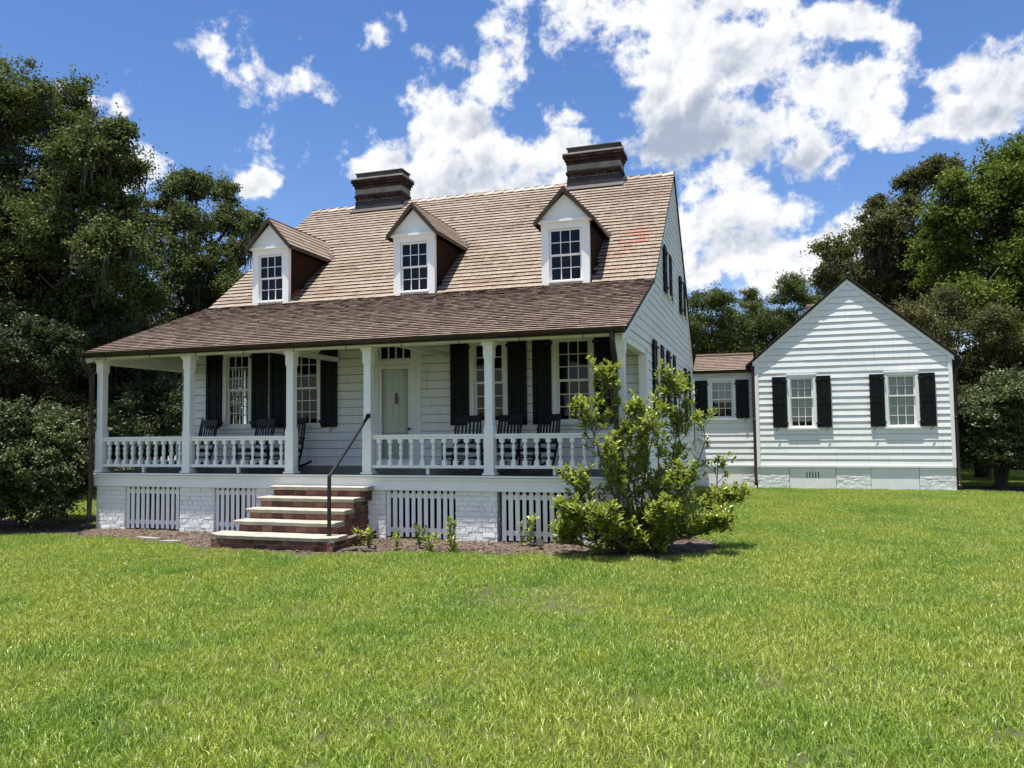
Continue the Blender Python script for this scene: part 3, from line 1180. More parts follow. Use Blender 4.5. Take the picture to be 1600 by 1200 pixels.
shingles(m, P, RX0, RX1, L, .128, .09, .20, .026, patches=[(rnd.uniform(-10, 0), rnd.uniform(.2, 3.5), rnd.uniform(.3, 1.2), rnd.uniform(.1, .3), rnd.uniform(-.10, .10)) for _ in range(60)])
m.build('shingles', 'oldshingle', porch_roof)
# dark roof edges seen along the gables
for x0, x1 in ((RX1 - .025, RX1 - .003), (RX0 + .003, RX0 + .025)):
    m = MB()
    for ya, yb in ((Y_E, Y_K), (Y_K, Y_R), (Y_R, Y_BE)):
        za, zb = roof_z(ya), roof_z(yb)
        m.hexa([(x0, ya, za - .085), (x1, ya, za - .085), (x1, yb, zb - .085), (x0, yb, zb - .085),
                (x0, ya, za - .022), (x1, ya, za - .022), (x1, yb, zb - .022), (x0, yb, zb - .022)])
    m.build('roof_edge', 'bargeboard', roof_base)


# dormers
def make_dormer(x0, x1, paint_tab):
    yf = Y_K - .005
    F = frame_front(yf)
    zb, ze, za = 4.66, 5.90, 6.565
    xm = (x0 + x1) / 2
    c = .155
    m = MB()
    m.lbox(F, x0, x0 + c, -.10, .0, zb, 5.80)
    m.lbox(F, x1 - c, x1, -.10, .0, zb, 5.80)
    m.lbox(F, x0, x1, -.10, .004, 5.80, 5.93)
    m.lbox(F, x0 + c, x1 - c, -.10, -.03, zb, 4.735)
    m.lbox(F, x0 + c - .01, x1 - c + .01, -.03, .03, 4.715, 4.745)
    m.lbox(F, x0 - .05, x1 + .05, -.08, .065, 5.93, 5.975)           # cornice of the pediment
    m.prism([(x0 - .02, 5.975), (x1 + .02, 5.975), (xm, za - .10)], F, -.06, .006)
    for s in (-1, 1):                                                 # raking mould
        xe = xm + s * (x1 - x0 + .10) / 2
        m.prism([(xe, 5.975), (xe - s * .075, 5.975), (xm, za - .165), (xm, za - .085)] if s < 0 else
                [(xe - s * .075, 5.975), (xe, 5.975), (xm, za - .085), (xm, za - .165)], F, .006, .042)
    d = part(m, 'dormer', 'trim')
    # cheeks
    for xx, s in ((x0, -1), (x1, 1)):
        k = MB()
        yk = Y_K + (5.90 - Z_K) / .776
        poly = [(yf + .10, roof_z(yf + .1) - .05), (yk, 5.86), (yf + .10, 5.90)]
        a, b = (xx, xx - s * .03)
        F2 = frame((0, 0, 0), (0, 1, 0), (1, 0, 0))
        k.prism(poly, F2, min(a, b) + .0, max(a, b) - .004 if s > 0 else max(a, b))
        k.box(min(xx, xx - s * .05), max(xx, xx - s * .05) - (.008 if s > 0 else 0) + (0 if s > 0 else 0), yf + .02, yf + .10, zb, 5.90)
        if s > 0:
            for _ in range(26):
                yy = yf + .15 + rnd.random() ** 1.3 * 1.1
                lo_, hi_ = roof_z(yy) + .06, 5.82
                if hi_ > lo_:
                    zz = rnd.uniform(lo_, hi_)
                    k.box(xx - .004, xx + .002, yy - .006, yy + .006, zz - .006, zz + .006)
        k.build('cheek', 'felt', d)
    # roof of the dormer
    ov = .115
    half = (x1 - x0) / 2 + ov
    slope = (za - 5.93) / (half - .02)
    zt = za + .055
    yfr = yf - .10
    rb = MB()
    fa = MB()
    sh = MB()
    for s in (-1, 1):
        def top(y, q):                       # q: distance from the ridge
            return Vector((xm + s * q, y, zt - slope * q))

        def yback(q):
            return Y_K + (zt - slope * q - Z_K) / .776 + .05
        pts = [top(yfr, 0), top(yback(0), 0), top(yback(half), half), top(yfr, half)]
        dn = Vector((0, 0, -.07))
        lowp = [p + dn for p in pts]
        off = Vector((0, 0, -.012))
        pts2 = [p + off for p in pts]
        if s < 0:
            pts2.reverse()
            lowp.reverse()
        rb.face(pts2)
        rb.face(list(reversed(lowp)))
        for i in range(4):
            j = (i + 1) % 4
            rb.face([lowp[i], lowp[j], pts2[j], pts2[i]])
        # bargeboard on the gable end
        fa.prism([(xm, zt - .015), (xm + s * half, zt - slope * half - .015), (xm + s * (half - .012), zt - slope * half - .105), (xm, zt - .115)],
                 frame_front(yfr), -.012, .022)
        # shingles: rows run along y, climb towards the ridge
        Ls = half * math.sqrt(1 + slope * slope)
        nrm = Vector((s * slope, 0, 1)).normalized()
        dv = Vector((-s, 0, slope)).normalized()
        edge = top(0, half)

        def Pd(u, sl, h):
            return Vector((edge.x, u, edge.z)) + dv * sl + nrm * (h - .008)
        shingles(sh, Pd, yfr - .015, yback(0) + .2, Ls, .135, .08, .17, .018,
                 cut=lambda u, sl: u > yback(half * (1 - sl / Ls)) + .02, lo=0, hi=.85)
    o = rb.build('dormer_roof', 'bargeboard', d)
    fa.build('bargeboard', 'bargeboard', d)
    sh.build('dormer_shingles', 'shingle' if paint_tab != 'old' else 'oldshingle', d)
    # copper eave strip and flashing on the visible side
    g = MB()
    for s in (-1, 1):
        xe = xm + s * half
        zeb = zt - slope * half
        yb_ = Y_K + (zeb - Z_K) / .776
        a, b = sorted((xe, xe + s * .018))
        g.box(a, b, yfr, yb_ + .02, zeb - .085, zeb - .012)
        p0 = Vector((xe, yb_, zeb + .012))
        p1 = Vector((xm + s * .05, Y_K + (zt - Z_K) / .776, zt - .03))
        p0b = p0 + Vector((s * .07, .05, .035))
        p1b = p1 + Vector((s * .07, .05, .045))
        g.face([p0 + Vector((0, 0, .01)), p0b, p1b, p1 + Vector((0, 0, .01))])
    g.build('flashing', 'copper', d)
    # sashes and panes
    iu0, iu1, iz0, iz1 = x0 + c + .005, x1 - c - .005, 4.745, 5.795
    zm = (iz0 + iz1) / 2
    a = MB()
    sash(a, F, iu0, iu1, zm - .018, iz1, -.060, -.030, 3, 2, .036, .015)
    sash(a, F, iu0, iu1, iz0, zm + .018, -.092, -.062, 3, 2, .036, .015)
    a.build('dormer_sash', 'trim', d)
    g = MB()
    for n, p0, p1 in ((-.046, zm, iz1), (-.078, iz0, zm)):
        for i in range(3):
            for j in range(2):
                ua, ub = iu0 + (iu1 - iu0) * i / 3, iu0 + (iu1 - iu0) * (i + 1) / 3
                qa, qb = p0 + (p1 - p0) * j / 2, p0 + (p1 - p0) * (j + 1) / 2
                t = rnd.uniform(-.003, .003)
                g.face([F(ua, n, qa), F(ub, n + t, qa), F(ub, n + t, qb), F(ua, n, qb)])
    g.build('glass_pane', 'glass', d)
    b = MB()
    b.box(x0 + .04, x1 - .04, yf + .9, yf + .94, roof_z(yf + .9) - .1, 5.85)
    b.build('dormer_back', 'room_shade', d)
    if paint_tab == 'red':
        t = MB()
        t.bar((x1 + .012, yf + .14, 4.83), (x1 + .012, yf + .40, 5.02), .014, .09)
        t.build('flag', 'redtab', d)


MAT['redtab'] = plain('red_tab', (.22, .03, .025), 0.7, 0.1)
for (a, b), k in zip(dormers, ('red', 'plain', 'old')):
    make_dormer(a, b, k)


# chimneys
def make_chimney(x0, x1, y0, y1):
    zb = 7.60
    c = MB()
    c.box(x0 + .006, x1 - .006, y0 + .006, y1 - .006, zb, 8.80)
    ch = part(c, 'chimney', 'mortar')
    b = MB()
    sides = [(frame_front(y0), x0, x1), (frame((x1, 0, 0), (0, 1, 0), (1, 0, 0)), y0, y1),
             (frame((x0, 0, 0), (0, 1, 0), (-1, 0, 0)), y0, y1), (frame((0, y1, 0), (1, 0, 0), (0, 1, 0)), x0, x1)]
    for F, a, e in sides:
        brickwork(b, F, a, e, 8.10, 8.36, .078, n=-.006)
    for (za, zc, o) in ((8.26, 8.34, .028), (8.52, 8.60, .028), (8.60, 8.675, .060), (8.675, 8.75, .095)):
        for F, a, e in sides:
            brickwork(b, F, a - o, e + o, za, zc, .078, n=o - .006)
        c2 = o - .008
        b.box(x0 - c2, x1 + c2, y0 - c2, y1 + c2, za + .004, zc - .002, .1)
    b.build('brick_courses', 'darkbrick', ch)
    l = MB()
    l.box(x0 - .012, x1 + .012, y0 - .012, y1 + .012, 8.37, 8.505)
    l.build('lime_band', 'lime', ch)
    s = MB()
    for i in range(3):
        a, e = x0 - .10 + (x1 - x0 + .2) * i / 3, x0 - .10 + (x1 - x0 + .2) * (i + 1) / 3 - .006
        s.box(a, e, y0 - .11, y1 + .11, 8.755 + rnd.uniform(0, .006), 8.80)
    s.build('cap_slab', 'slab', ch, bevel=.008)
    p = MB()
    a, e = x0 + .01, x1 - .0
    p.box(a, e, y0 + .03, y0 + .06, 8.80, 8.945)
    p.box(a, e, y1 - .06, y1 - .03, 8.80, 8.945)
    p.box(a + .0, a + .03, y0 + .062, y1 - .062, 8.80, 8.945)
    p.box(e - .03, e, y0 + .062, y1 - .062, 8.80, 8.945)
    p.box(a - .03, e + .03, y0 + .0, y1 - .0, 8.947, 8.975)
    p.build('cap_plate', 'slate', ch)
    f = MB()
    f.box(x0 - .014, x1 + .014, y0 - .016, y1 + .016, 7.75, 8.02)
    f.box(x0 - .009, x1 + .009, y0 - .010, y1 + .010, 8.021, 8.14)
    z_ = roof_z(y0 - .16)
    f.hexa([(x0 - .1, y0 - .17, z_ + .02), (x1 + .1, y0 - .17, z_ + .02), (x1 + .1, y0, roof_z(y0) + .03), (x0 - .1, y0, roof_z(y0) + .03),
            (x0 - .1, y0 - .17, z_ + .03), (x1 + .1, y0 - .17, z_ + .03), (x1 + .1, y0, roof_z(y0) + .04), (x0 - .1, y0, roof_z(y0) + .04)])
    f.build('flashing', 'lead', ch)


make_chimney(-2.52, -1.17, 7.36, 7.92)
make_chimney(-8.57, -7.18, 7.36, 7.92)

# porch: deck, fascia, beam, ties
m = MB()
nb = 44
for i in range(nb):
    a, b = -10.02 + 10.14 * i / nb, -10.02 + 10.14 * (i + 1) / nb - .004
    d_ = rnd.uniform(-.001, .001)
    m.hexa([(a, -.115, ZD - .036 + d_), (b, -.115, ZD - .036 + d_), (b, YF, ZD - .008 + d_), (a, YF, ZD - .008 + d_),
            (a, -.115, ZD - .004 + d_), (b, -.115, ZD - .004 + d_), (b, YF, ZD + .022 + d_), (a, YF, ZD + .022 + d_)])
deck = part(m, 'porch_deck', 'deck')
m = MB()
m.box(-10.03, .13, -.128, -.1155, ZD - .034, ZD - .006)
m.build('nosing', 'trim', deck)
m = MB()
m.box(-9.99, .085, -.075, -.03, .842, ZD - .040)
m.box(.045, .09, -.03, YF, .842, ZD - .040)
m.box(-9.995, -9.95, -.03, YF, .842, ZD - .040)
m.box(-9.99, .087, -.10, -.0755, ZD - .085, ZD - .042)
part(m, 'porch_fascia', 'trim')

POSTS = [-9.89, -7.905, -5.755, -4.262, -2.112, 0.0]
m = MB()
m.box(-9.99, .075, -.085, .085, 3.225, 3.40)
m.box(-10.0, .085, -.105, -.086, 3.345, 3.415)
m.box(-10.0, .085, -.097, -.0865, 3.225, 3.25)
for x in (-9.89, 0.0):
    m.box(x - .075, x + .075, .086, YF - .0, 3.13, 3.34)
m.box(-6.25, -6.16, .086, YF - .03, 3.225, 3.315)
m.box(-3.80, -3.71, .086, YF - .03, 3.225, 3.315)
part(m, 'porch_beam', 'trim')


def make_post(x):
    m = MB()

    def sq(h, z):
        return [(x - h, -h, z), (x + h, -h, z), (x + h, h, z), (x - h, h, z)]
    prof = [(.082, ZD + .035), (.082, 1.83), (.066, 1.90), (.066, 2.93), (.080, 2.99), (.080, 3.17)]
    for (h0, z0_), (h1, z1_) in zip(prof, prof[1:]):
        m.hexa(sq(h0, z0_) + sq(h1, z1_))
    m.box(x - .105, x + .105, -.105, .105, ZD - .0, ZD + .036)
    m.box(x - .105, x + .105, -.105, .105, 3.17, 3.222)
    m.box(x - .092, x + .092, -.092, .092, 3.145, 3.169)
    return part(m, 'porch_post', 'trim', bevel=.006)


for x in POSTS:
    make_post(x)

# turned balusters
bm_ = MB()
bm_.box(-.034, .034, -.034, .034, 1.248, 1.325)
bm_.box(-.036, .036, -.036, .036, 1.612, 1.672)
bm_.lathe([(.030, 1.325), (.036, 1.333), (.022, 1.347), (.017, 1.365), (.023, 1.40), (.034, 1.435), (.036, 1.452), (.028, 1.470), (.019, 1.478),
           (.031, 1.484), (.031, 1.492), (.019, 1.498), (.030, 1.515), (.033, 1.53), (.026, 1.56), (.017, 1.59), (.026, 1.602), (.035, 1.612)], 0, 0, 12)
BAL = bm_.mesh('baluster', 'trim')


def make_railing(a, b, n, along_x=True, x=0.0):
    m = MB()

    def bx(u0, u1, v0, v1, z0, z1):
        if along_x:
            m.box(u0, u1, v0, v1, z0, z1)
        else:
            m.box(x + v0, x + v1, u0, u1, z0, z1)
    bx(a, b, -.048, .048, 1.712, 1.750)
    bx(a, b, -.034, .034, 1.672, 1.7115)
    bx(a, b, -.045, .045, 1.200, 1.248)
    mid = (a + b) / 2
    bx(mid - .025, mid + .025, -.025, .025, ZD + .0, 1.1995)
    rail = part(m, 'railing', 'trim', bevel=.004)
    for i in range(n):
        u = a + (b - a) * (i + .62) / (n + .24)
        o = bpy.data.objects.new('baluster', BAL)
        o.parent = rail
        o.location = (u, 0, 0) if along_x else (x, u, 0)
        o.rotation_euler.z = R(rnd.choice((0, 90, 180)))
        COL.objects.link(o)


for i, n in ((0, 10), (1, 10), (3, 10), (4, 10)):
    make_railing(POSTS[i] + .083, POSTS[i + 1] - .083, n)
make_railing(.083, YF - .225, 10, False, -9.89)
make_railing(.083, YF - .225, 10, False, 0.0)

# brick piers and lattice panels under the porch
PIERS = [(-9.955, -9.30), (-8.055, -7.325), (-6.44, -5.75), (-4.70, -3.945), (-2.698, -2.0), (-.69, .07)]
GZ = -.05
for a, b in PIERS:
    m = MB()
    m.box(a + .006, b - .006, -.024, .34, GZ, .841)
    pr_ = part(m, 'pier', 'pmortar')
    k = MB()
    brickwork(k, frame_front(-.03), a, b, GZ, .840, .079, .225, n=.0, rough=.0025, proud=.0025, joint=.010)
    brickwork(k, frame((b, 0, 0), (0, 1, 0), (1, 0, 0)), -.03, .34, GZ, .840, .079, .225, n=-.006)
    brickwork(k, frame((a, 0, 0), (0, 1, 0), (-1, 0, 0)), -.03, .34, GZ, .840, .079, .225, n=-.006)
    k.build('pier_bricks', 'pbrick', pr_)
for a, b, lean in ((-9.29, -8.065, .0), (-7.315, -6.45, .0), (-3.935, -2.71, -.02), (-1.93, -.70, .02)):
    m = MB()
    n = int(round((b - a) / .112))
    for i in range(n):
        u = a + (b - a) * i / n
        w = .069 + rnd.uniform(-.004, .004)
        lz = rnd.uniform(-.012, .008) + lean * (i / n - .5)
        y_ = .012 + rnd.uniform(-.004, .004)
        m.hexa([(u, y_, .075 + lz), (u + w, y_, .075 + lz), (u + w, y_ + .011, .075 + lz), (u, y_ + .011, .075 + lz),
                (u + rnd.uniform(-.006, .006), y_, .838), (u + w, y_, .838), (u + w, y_ + .011, .838), (u, y_ + .011, .838)])
    m.box(a, b, .029, .05, .15, .225)
    m.box(a, b, .029, .05, .71, .785)
    part(m, 'lattice_panel', 'white')
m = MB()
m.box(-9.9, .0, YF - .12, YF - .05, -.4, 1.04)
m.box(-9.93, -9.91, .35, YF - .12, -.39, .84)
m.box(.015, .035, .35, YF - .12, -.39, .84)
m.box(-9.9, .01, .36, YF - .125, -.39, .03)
part(m, 'underfloor_shade', 'dark')  # dark sheets standing in for the shade behind the lattice
m = MB()
brickwork(m, FG, YF - .1, YB, GZ - .05, .62, .079, .225, n=.0)
m.lbox(FG, YF - .1, YB, -.2, .002, GZ - .1, .619)
for a, b in ((.35, 2.2),):
    m.lbox(FG, a, b, -.05, .0, .0, .84)
part(m, 'foundation', 'pbrick')


# gutters and downspouts
def half_gutter(mb, p0, p1, r=.06):
    p0, p1 = Vector(p0), Vector(p1)
    d = (p1 - p0).normalized()
    s = d.cross(Vector((0, 0, 1))).normalized()
    rings = []
    for p in (p0, p1):
        ring = [p + s * (r * math.cos(a)) + Vector((0, 0, -r * math.sin(a))) for a in [math.pi * k / 8 for k in range(9)]]
        inner = [p + s * (r * .86 * math.cos(a)) + Vector((0, 0, -r * .86 * math.sin(a))) for a in [math.pi * k / 8 for k in range(8, -1, -1)]]
        rings.append(ring + inner)
    n = len(rings[0])
    for i in range(n):
        j = (i + 1) % n
        mb.face([rings[0][i], rings[0][j], rings[1][j], rings[1][i]])
    for rg in rings:
        mb.face(rg[:9])


m = MB()
half_gutter(m, (RX0 - .03, Y_E - .085, 3.325), (RX1 - .02, Y_E - .085, 3.315), .066)
m.box(RX0, RX1 - .02, Y_E - .015, Y_E + .0, 3.23, 3.325)
gut = part(m, 'gutter', 'copper')
for i in range(10):
    x = RX0 + .55 + i * 1.0
    k = MB()
    pts = [Vector((x, Y_E - .085 + .074 * math.cos(a), 3.318 - .074 * math.sin(a))) for a in [math.pi * q / 8 for q in range(9)]]
    k.tube(pts, .009, 6)
    k.box(x - .006, x + .006, Y_E - .022, Y_E - .016, 3.165, 3.24)
    k.build('bracket', 'copper', gut)


def downspout(parent, pts, r=.042):
    m = MB()
    m.tube(pts, r, 12)
    for p in (pts[len(pts) // 2], pts[-3]):
        q = Vector(p)
        m.tube([q - Vector((0, 0, .02)), q + Vector((0, 0, .02))], r * 1.18, 12)
    return m.build('downspout', 'copper', parent, smooth=True)


downspout(house, [(-9.98, -.385, 3.27), (-9.98, -.385, 3.18), (-9.985, -.33, 3.08), (-9.99, -.2, 2.98), (-9.995, -.155, 2.90), (-9.995, -.15, 2.0), (-9.995, -.15, 1.1),
                  (-9.995, -.16, .28), (-9.995, -.19, .18), (-10.0, -.27, .12), (-10.0, -.36, .10)])
downspout(house, [(-.055, -.385, 3.27), (-.055, -.37, 3.10), (-.055, -.30, 2.98), (-.055, -.20, 2.88), (-.055, -.165, 2.8), (-.055, -.165, 1.6), (-.055, -.165, .8),
                  (-.055, -.165, .2), (-.055, -.2, .12), (-.055, -.3, .09)])


# ------------------------------------------------------------------ connecting passage and side wing
WX0, WX1, WY = 1.883, 7.052, 12.215
WXM, WZE, WZA = (1.883 + 7.052) / 2, 3.785, 6.03
WSL = (WZA - WZE) / (WX1 - WXM)
WYB = 19.5

wing = tag(empty('side_wing'), 'small white gabled wing with two shuttered windows on its clapboard end', 'house')
FWG = frame_front(WY)
wins = [(2.764, 3.554), (5.341, 6.205)]
wops = [opening(a, b, 1.70, 3.265) for a, b in wins]


def w_lo(z):
    return WX0 + .09 if z < WZE else max(WX0 + .09, WX0 + (z + .07 - WZE) / WSL)


def w_hi(z):
    return WX1 - .09 if z < WZE else min(WX1 - .09, WX1 - (z + .07 - WZE) / WSL)


m = MB()
siding(m, FWG, .66, WZA - .12, .178, w_lo, w_hi, wops, proud=.017, gap=.007, joints=3.0)
part(m, 'front_wall', 'siding', wing)
m = MB()
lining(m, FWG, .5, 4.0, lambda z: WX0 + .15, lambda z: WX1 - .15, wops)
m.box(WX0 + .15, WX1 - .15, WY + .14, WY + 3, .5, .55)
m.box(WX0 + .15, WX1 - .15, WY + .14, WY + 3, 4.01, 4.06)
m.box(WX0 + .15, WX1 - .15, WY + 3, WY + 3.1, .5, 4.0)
part(m, 'interior_walls', 'room_shade', wing)
for xw, nx in ((WX1, 1), (WX0, -1)):
    m = MB()
    siding(m, frame((xw, 0, 0), (0, 1, 0), (nx, 0, 0)), .66, WZE - .02, .178, lambda z: WY + .02, lambda z: WYB, [])
    part(m, 'side_wall', 'siding', wing)
m = MB()
siding(m, frame((0, WYB, 0), (1, 0, 0), (0, 1, 0)), .66, WZA - .12, .25, w_lo, w_hi, [])
part(m, 'back_wall', 'siding', wing)
m = MB()
m.lbox(FWG, WX0, WX0 + .095, -.03, .034, .62, WZE - .02)
m.lbox(FWG, WX1 - .095, WX1, -.03, .034, .62, WZE - .02)
m.lbox(FWG, WX0 + .095, WX1 - .095, .0, .032, .615, .675)
for s in (-1, 1):
    xe = WXM + s * (WX1 - WXM + .05)
    ze_ = WZE - .05 * WSL
    m.prism([(WXM, WZA - .19), (WXM, WZA - .03), (xe, ze_ - .03), (xe - s * .0, ze_ - .19)], FWG, .0, .040)
    m.prism([(WXM, WZA - .10), (WXM, WZA - .03), (xe, ze_ - .03), (xe, ze_ - .10)], FWG, .0405, .058)
part(m, 'corner_trim', 'trim', wing)
for (a, b) in wins:
    make_window(wing, FWG, a, b, 1.70, 3.265, 3, 2, 3, blind=.86 if a < 4 else 1.0)
for a, b, hr in ((2.36, 2.752, True), (3.566, 3.945, False), (4.955, 5.329, True), (6.217, 6.612, False)):
    make_shutter(wing, FWG, a, b, 1.76, 3.23, hr)

# roof of the wing
wz = lambda q: WZA + .02 - WSL * q
HALF = WX1 - WXM + .20
m = MB()
OVH = .075
for s in (-1, 1):
    a, b = Vector((WXM, 0, wz(0))), Vector((WXM + s * HALF, 0, wz(HALF)))
    y0_, y1_ = WY - OVH, WYB + OVH
    lo_, up_ = Vector((0, 0, -.085)), Vector((0, 0, -.012))
    c_ = [a + lo_ + Vector((0, y0_, 0)), b + lo_ + Vector((0, y0_, 0)), b + lo_ + Vector((0, y1_, 0)), a + lo_ + Vector((0, y1_, 0)),
          a + up_ + Vector((0, y0_, 0)), b + up_ + Vector((0, y0_, 0)), b + up_ + Vector((0, y1_, 0)), a + up_ + Vector((0, y1_, 0))]
    m.hexa(c_)
wr = part(m, 'roof', 'bargeboard', wing)
m = MB()
for s in (-1, 1):
    Ls = HALF * math.sqrt(1 + WSL ** 2)
    nrm = Vector((s * WSL, 0, 1)).normalized()
    dv = Vector((-s, 0, WSL)).normalized()
    e_ = Vector((WXM + s * HALF, 0, wz(HALF)))
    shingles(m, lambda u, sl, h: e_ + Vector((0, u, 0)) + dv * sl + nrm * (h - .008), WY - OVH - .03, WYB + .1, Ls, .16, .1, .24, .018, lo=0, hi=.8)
m.build('shingles', 'oldshingle', wr)
m = MB()
c_ = at(1262, 476, 26.5)
m.box(c_.x + .0, c_.x + .35, c_.y, c_.y + .45, 3.9, c_.z - .06)
m.box(c_.x - .04, c_.x + .39, c_.y - .04, c_.y + .49, c_.z - .059, c_.z)
part(m, 'chimney', 'slab', wing)
# foundation
m = MB()
m.box(WX0 + .02, WX1 - .02, WY + .031, WY + .35, GZ - .1, .615)
for a, b in ((WX0 + .02, 2.758), (4.016, 4.911), (6.148, WX1 - .02)):
    m.box(a, b, WY + .006, WY + .0305, GZ - .1, .613)
m.box(WX1 - .30, WX1 - .02, WY + .351, WYB, GZ - .1, .615)
wf = part(m, 'foundation', 'pmortar', wing)
k = MB()
for a, b in ((WX0 + .01, 2.758), (4.016, 4.911), (6.148, WX1 - .01)):
    brickwork(k, FWG, a, b, -.06, .614, .079, .225, n=-.004, rough=.003, proud=.004)
brickwork(k, frame((WX1 - .01, 0, 0), (0, 1, 0), (1, 0, 0)), WY, WYB, -.06, .614, .079, .225, n=-.004)
k.build('foundation_bricks', 'pbrick', wf)
for a, b, slots in ((2.768, 4.006, True), (4.921, 6.138, False)):
    k = MB()
    n_ = -.012
    if slots:
        u_ = [3.225 + i * .078 for i in range(5)]
        k.lbox(FWG, a, b, -.03, n_, -.06, .30)
        k.lbox(FWG, a, b, -.03, n_, .48, .605)
        edges = [a] + [q for x in u_ for q in (x, x + .026)] + [b]
        for i in range(0, len(edges), 2):
            k.lbox(FWG, edges[i], edges[i + 1], -.03, n_, .301, .479)
    else:
        k.lbox(FWG, a, b, -.03, n_, -.06, .605)
    vp = k.build('vent_panel', 'white', wf)
    k = MB()
    k.lbox(FWG, a - .010, a - .0005, -.0305, -.008, -.06, .604)
    k.lbox(FWG, b + .0005, b + .010, -.0305, -.008, -.06, .604)
    k.lbox(FWG, a, b, -.0305, -.014, .606, .614)
    k.build('panel_shadow_line', 'dark', wf)  # dark strips painted as shadow lines round the panel
    if slots:
        q = MB()
        q.lbox(FWG, 3.20, 3.60, -.029, -.022, .29, .49)
        q.build('vent_slot_shade', 'dark', wf)  # dark sheet behind the slots in place of their shade
m = MB()
half_gutter(m, (WX1 + .27, WY - .02, wz(HALF) - .02), (WX1 + .27, WYB, wz(HALF) - .02), .055)
part(m, 'gutter', 'copper', wing)
downspout(wing, [(WX1 + .25, WY + .02, 3.62), (WX1 + .25, WY + .02, 3.50), (WX1 + .18, WY + .02, 3.40), (WX1 + .09, WY + .015, 3.28), (WX1 + .06, WY + .01, 3.2),
                 (WX1 + .06, WY + .01, 2.0), (WX1 + .06, WY + .01, .8), (WX1 + .06, WY + .0, .22), (WX1 + .06, WY - .04, .14), (WX1 + .07, WY - .12, .10)])
downspout(wing, [(WX0 - .10, WY - .0, 3.62), (WX0 - .08, WY - .0, 3.5), (WX0 - .05, WY - .01, 3.35), (WX0 - .045, WY - .015, 3.2),
                 (WX0 - .045, WY - .015, 2.0), (WX0 - .045, WY - .015, .8), (WX0 - .045, WY - .015, .2), (WX0 - .045, WY - .06, .1)])
m = MB()
half_gutter(m, (WX0 - .205, WY - .06, wz(HALF) - .0), (WX0 - .205, WYB, wz(HALF) - .0), .055)
part(m, 'gutter', 'copper', wing)

passage = tag(empty('connecting_passage'), 'low white clapboard passage linking the farmhouse to the gabled wing', 'house')
HY = WY + .30
FH = frame_front(HY)
hx0, hx1 = XR + .03, WX0 - .03
hop = [opening(.518, 1.320, 2.01, 3.25)]
m = MB()
siding(m, FH, .66, 3.40, .178, lambda z: hx0, lambda z: hx1, hop, proud=.017, gap=.007)
part(m, 'front_wall', 'siding', passage)
m = MB()
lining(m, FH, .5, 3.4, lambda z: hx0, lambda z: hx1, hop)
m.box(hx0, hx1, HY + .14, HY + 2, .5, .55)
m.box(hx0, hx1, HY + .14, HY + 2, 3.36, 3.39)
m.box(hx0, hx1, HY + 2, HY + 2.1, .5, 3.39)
part(m, 'interior_walls', 'room_shade', passage)
make_window(passage, FH, .518, 1.320, 2.01, 3.25, 3, 2, 2, blind=.55)
make_shutter(passage, FH, .135, .506, 2.05, 3.20, True)
make_shutter(passage, FH, 1.332, 1.705, 2.05, 3.20, False)
m = MB()
m.lbox(FH, hx0, hx1, .0, .034, .62, .675)
m.lbox(FH, hx0, hx1, .0, .034, 3.36, 3.44)
part(m, 'wall_trim', 'trim', passage)
hz = lambda y: 3.50 + .42 * (y - (HY - .16))
m = MB()
m.hexa([(hx0, HY - .16, 3.40), (hx1, HY - .16, 3.40), (hx1, HY + 1.2, hz(HY + 1.2) - .1), (hx0, HY + 1.2, hz(HY + 1.2) - .1),
        (hx0, HY - .16, 3.485), (hx1, HY - .16, 3.485), (hx1, HY + 1.2, hz(HY + 1.2) - .012), (hx0, HY + 1.2, hz(HY + 1.2) - .012)])
m.hexa([(hx0, HY + 1.2, hz(HY + 1.2) - .1), (hx1, HY + 1.2, hz(HY + 1.2) - .1), (hx1, HY + 2.6, 3.40), (hx0, HY + 2.6, 3.40),
        (hx0, HY + 1.2, hz(HY + 1.2) - .012), (hx1, HY + 1.2, hz(HY + 1.2) - .012), (hx1, HY + 2.6, 3.485), (hx0, HY + 2.6, 3.485)])
hr_ = part(m, 'roof', 'bargeboard', passage)
m = MB()
P, L = slope_frame(HY - .19, HY + 1.2, hz)
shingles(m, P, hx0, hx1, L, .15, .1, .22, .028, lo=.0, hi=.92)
m.box(hx0, hx1, HY + 1.08, HY + 1.32, hz(HY + 1.2) - .02, hz(HY + 1.2) + .03, .9)
m.build('shingles', 'oldshingle', hr_)
m = MB()
half_gutter(m, (hx0, HY - .22, 3.46), (hx1 - .02, HY - .22, 3.455), .055)
part(m, 'gutter', 'copper', passage)
m = MB()
m.box(hx0, hx1, HY + .01, HY + .3, GZ - .1, .615)
hf = part(m, 'foundation', 'pmortar', passage)
k = MB()
brickwork(k, FH, 1.45, hx1, -.06, .614, .079, .225, n=-.006)
brickwork(k, FH, hx0, 1.44, -.06, .10, .079, .225, n=-.006)
k.build('foundation_bricks', 'pbrick', hf)
k = MB()
k.lbox(FH, hx0, 1.44, -.05, .002, .105, .605)
k.build('vent_panel', 'white', hf)

# ------------------------------------------------------------------ front steps and handrail
steps = tag(empty('brick_steps', (0, 0, 0)), 'five brick steps with bluestone treads leading up to the porch', 'steps')
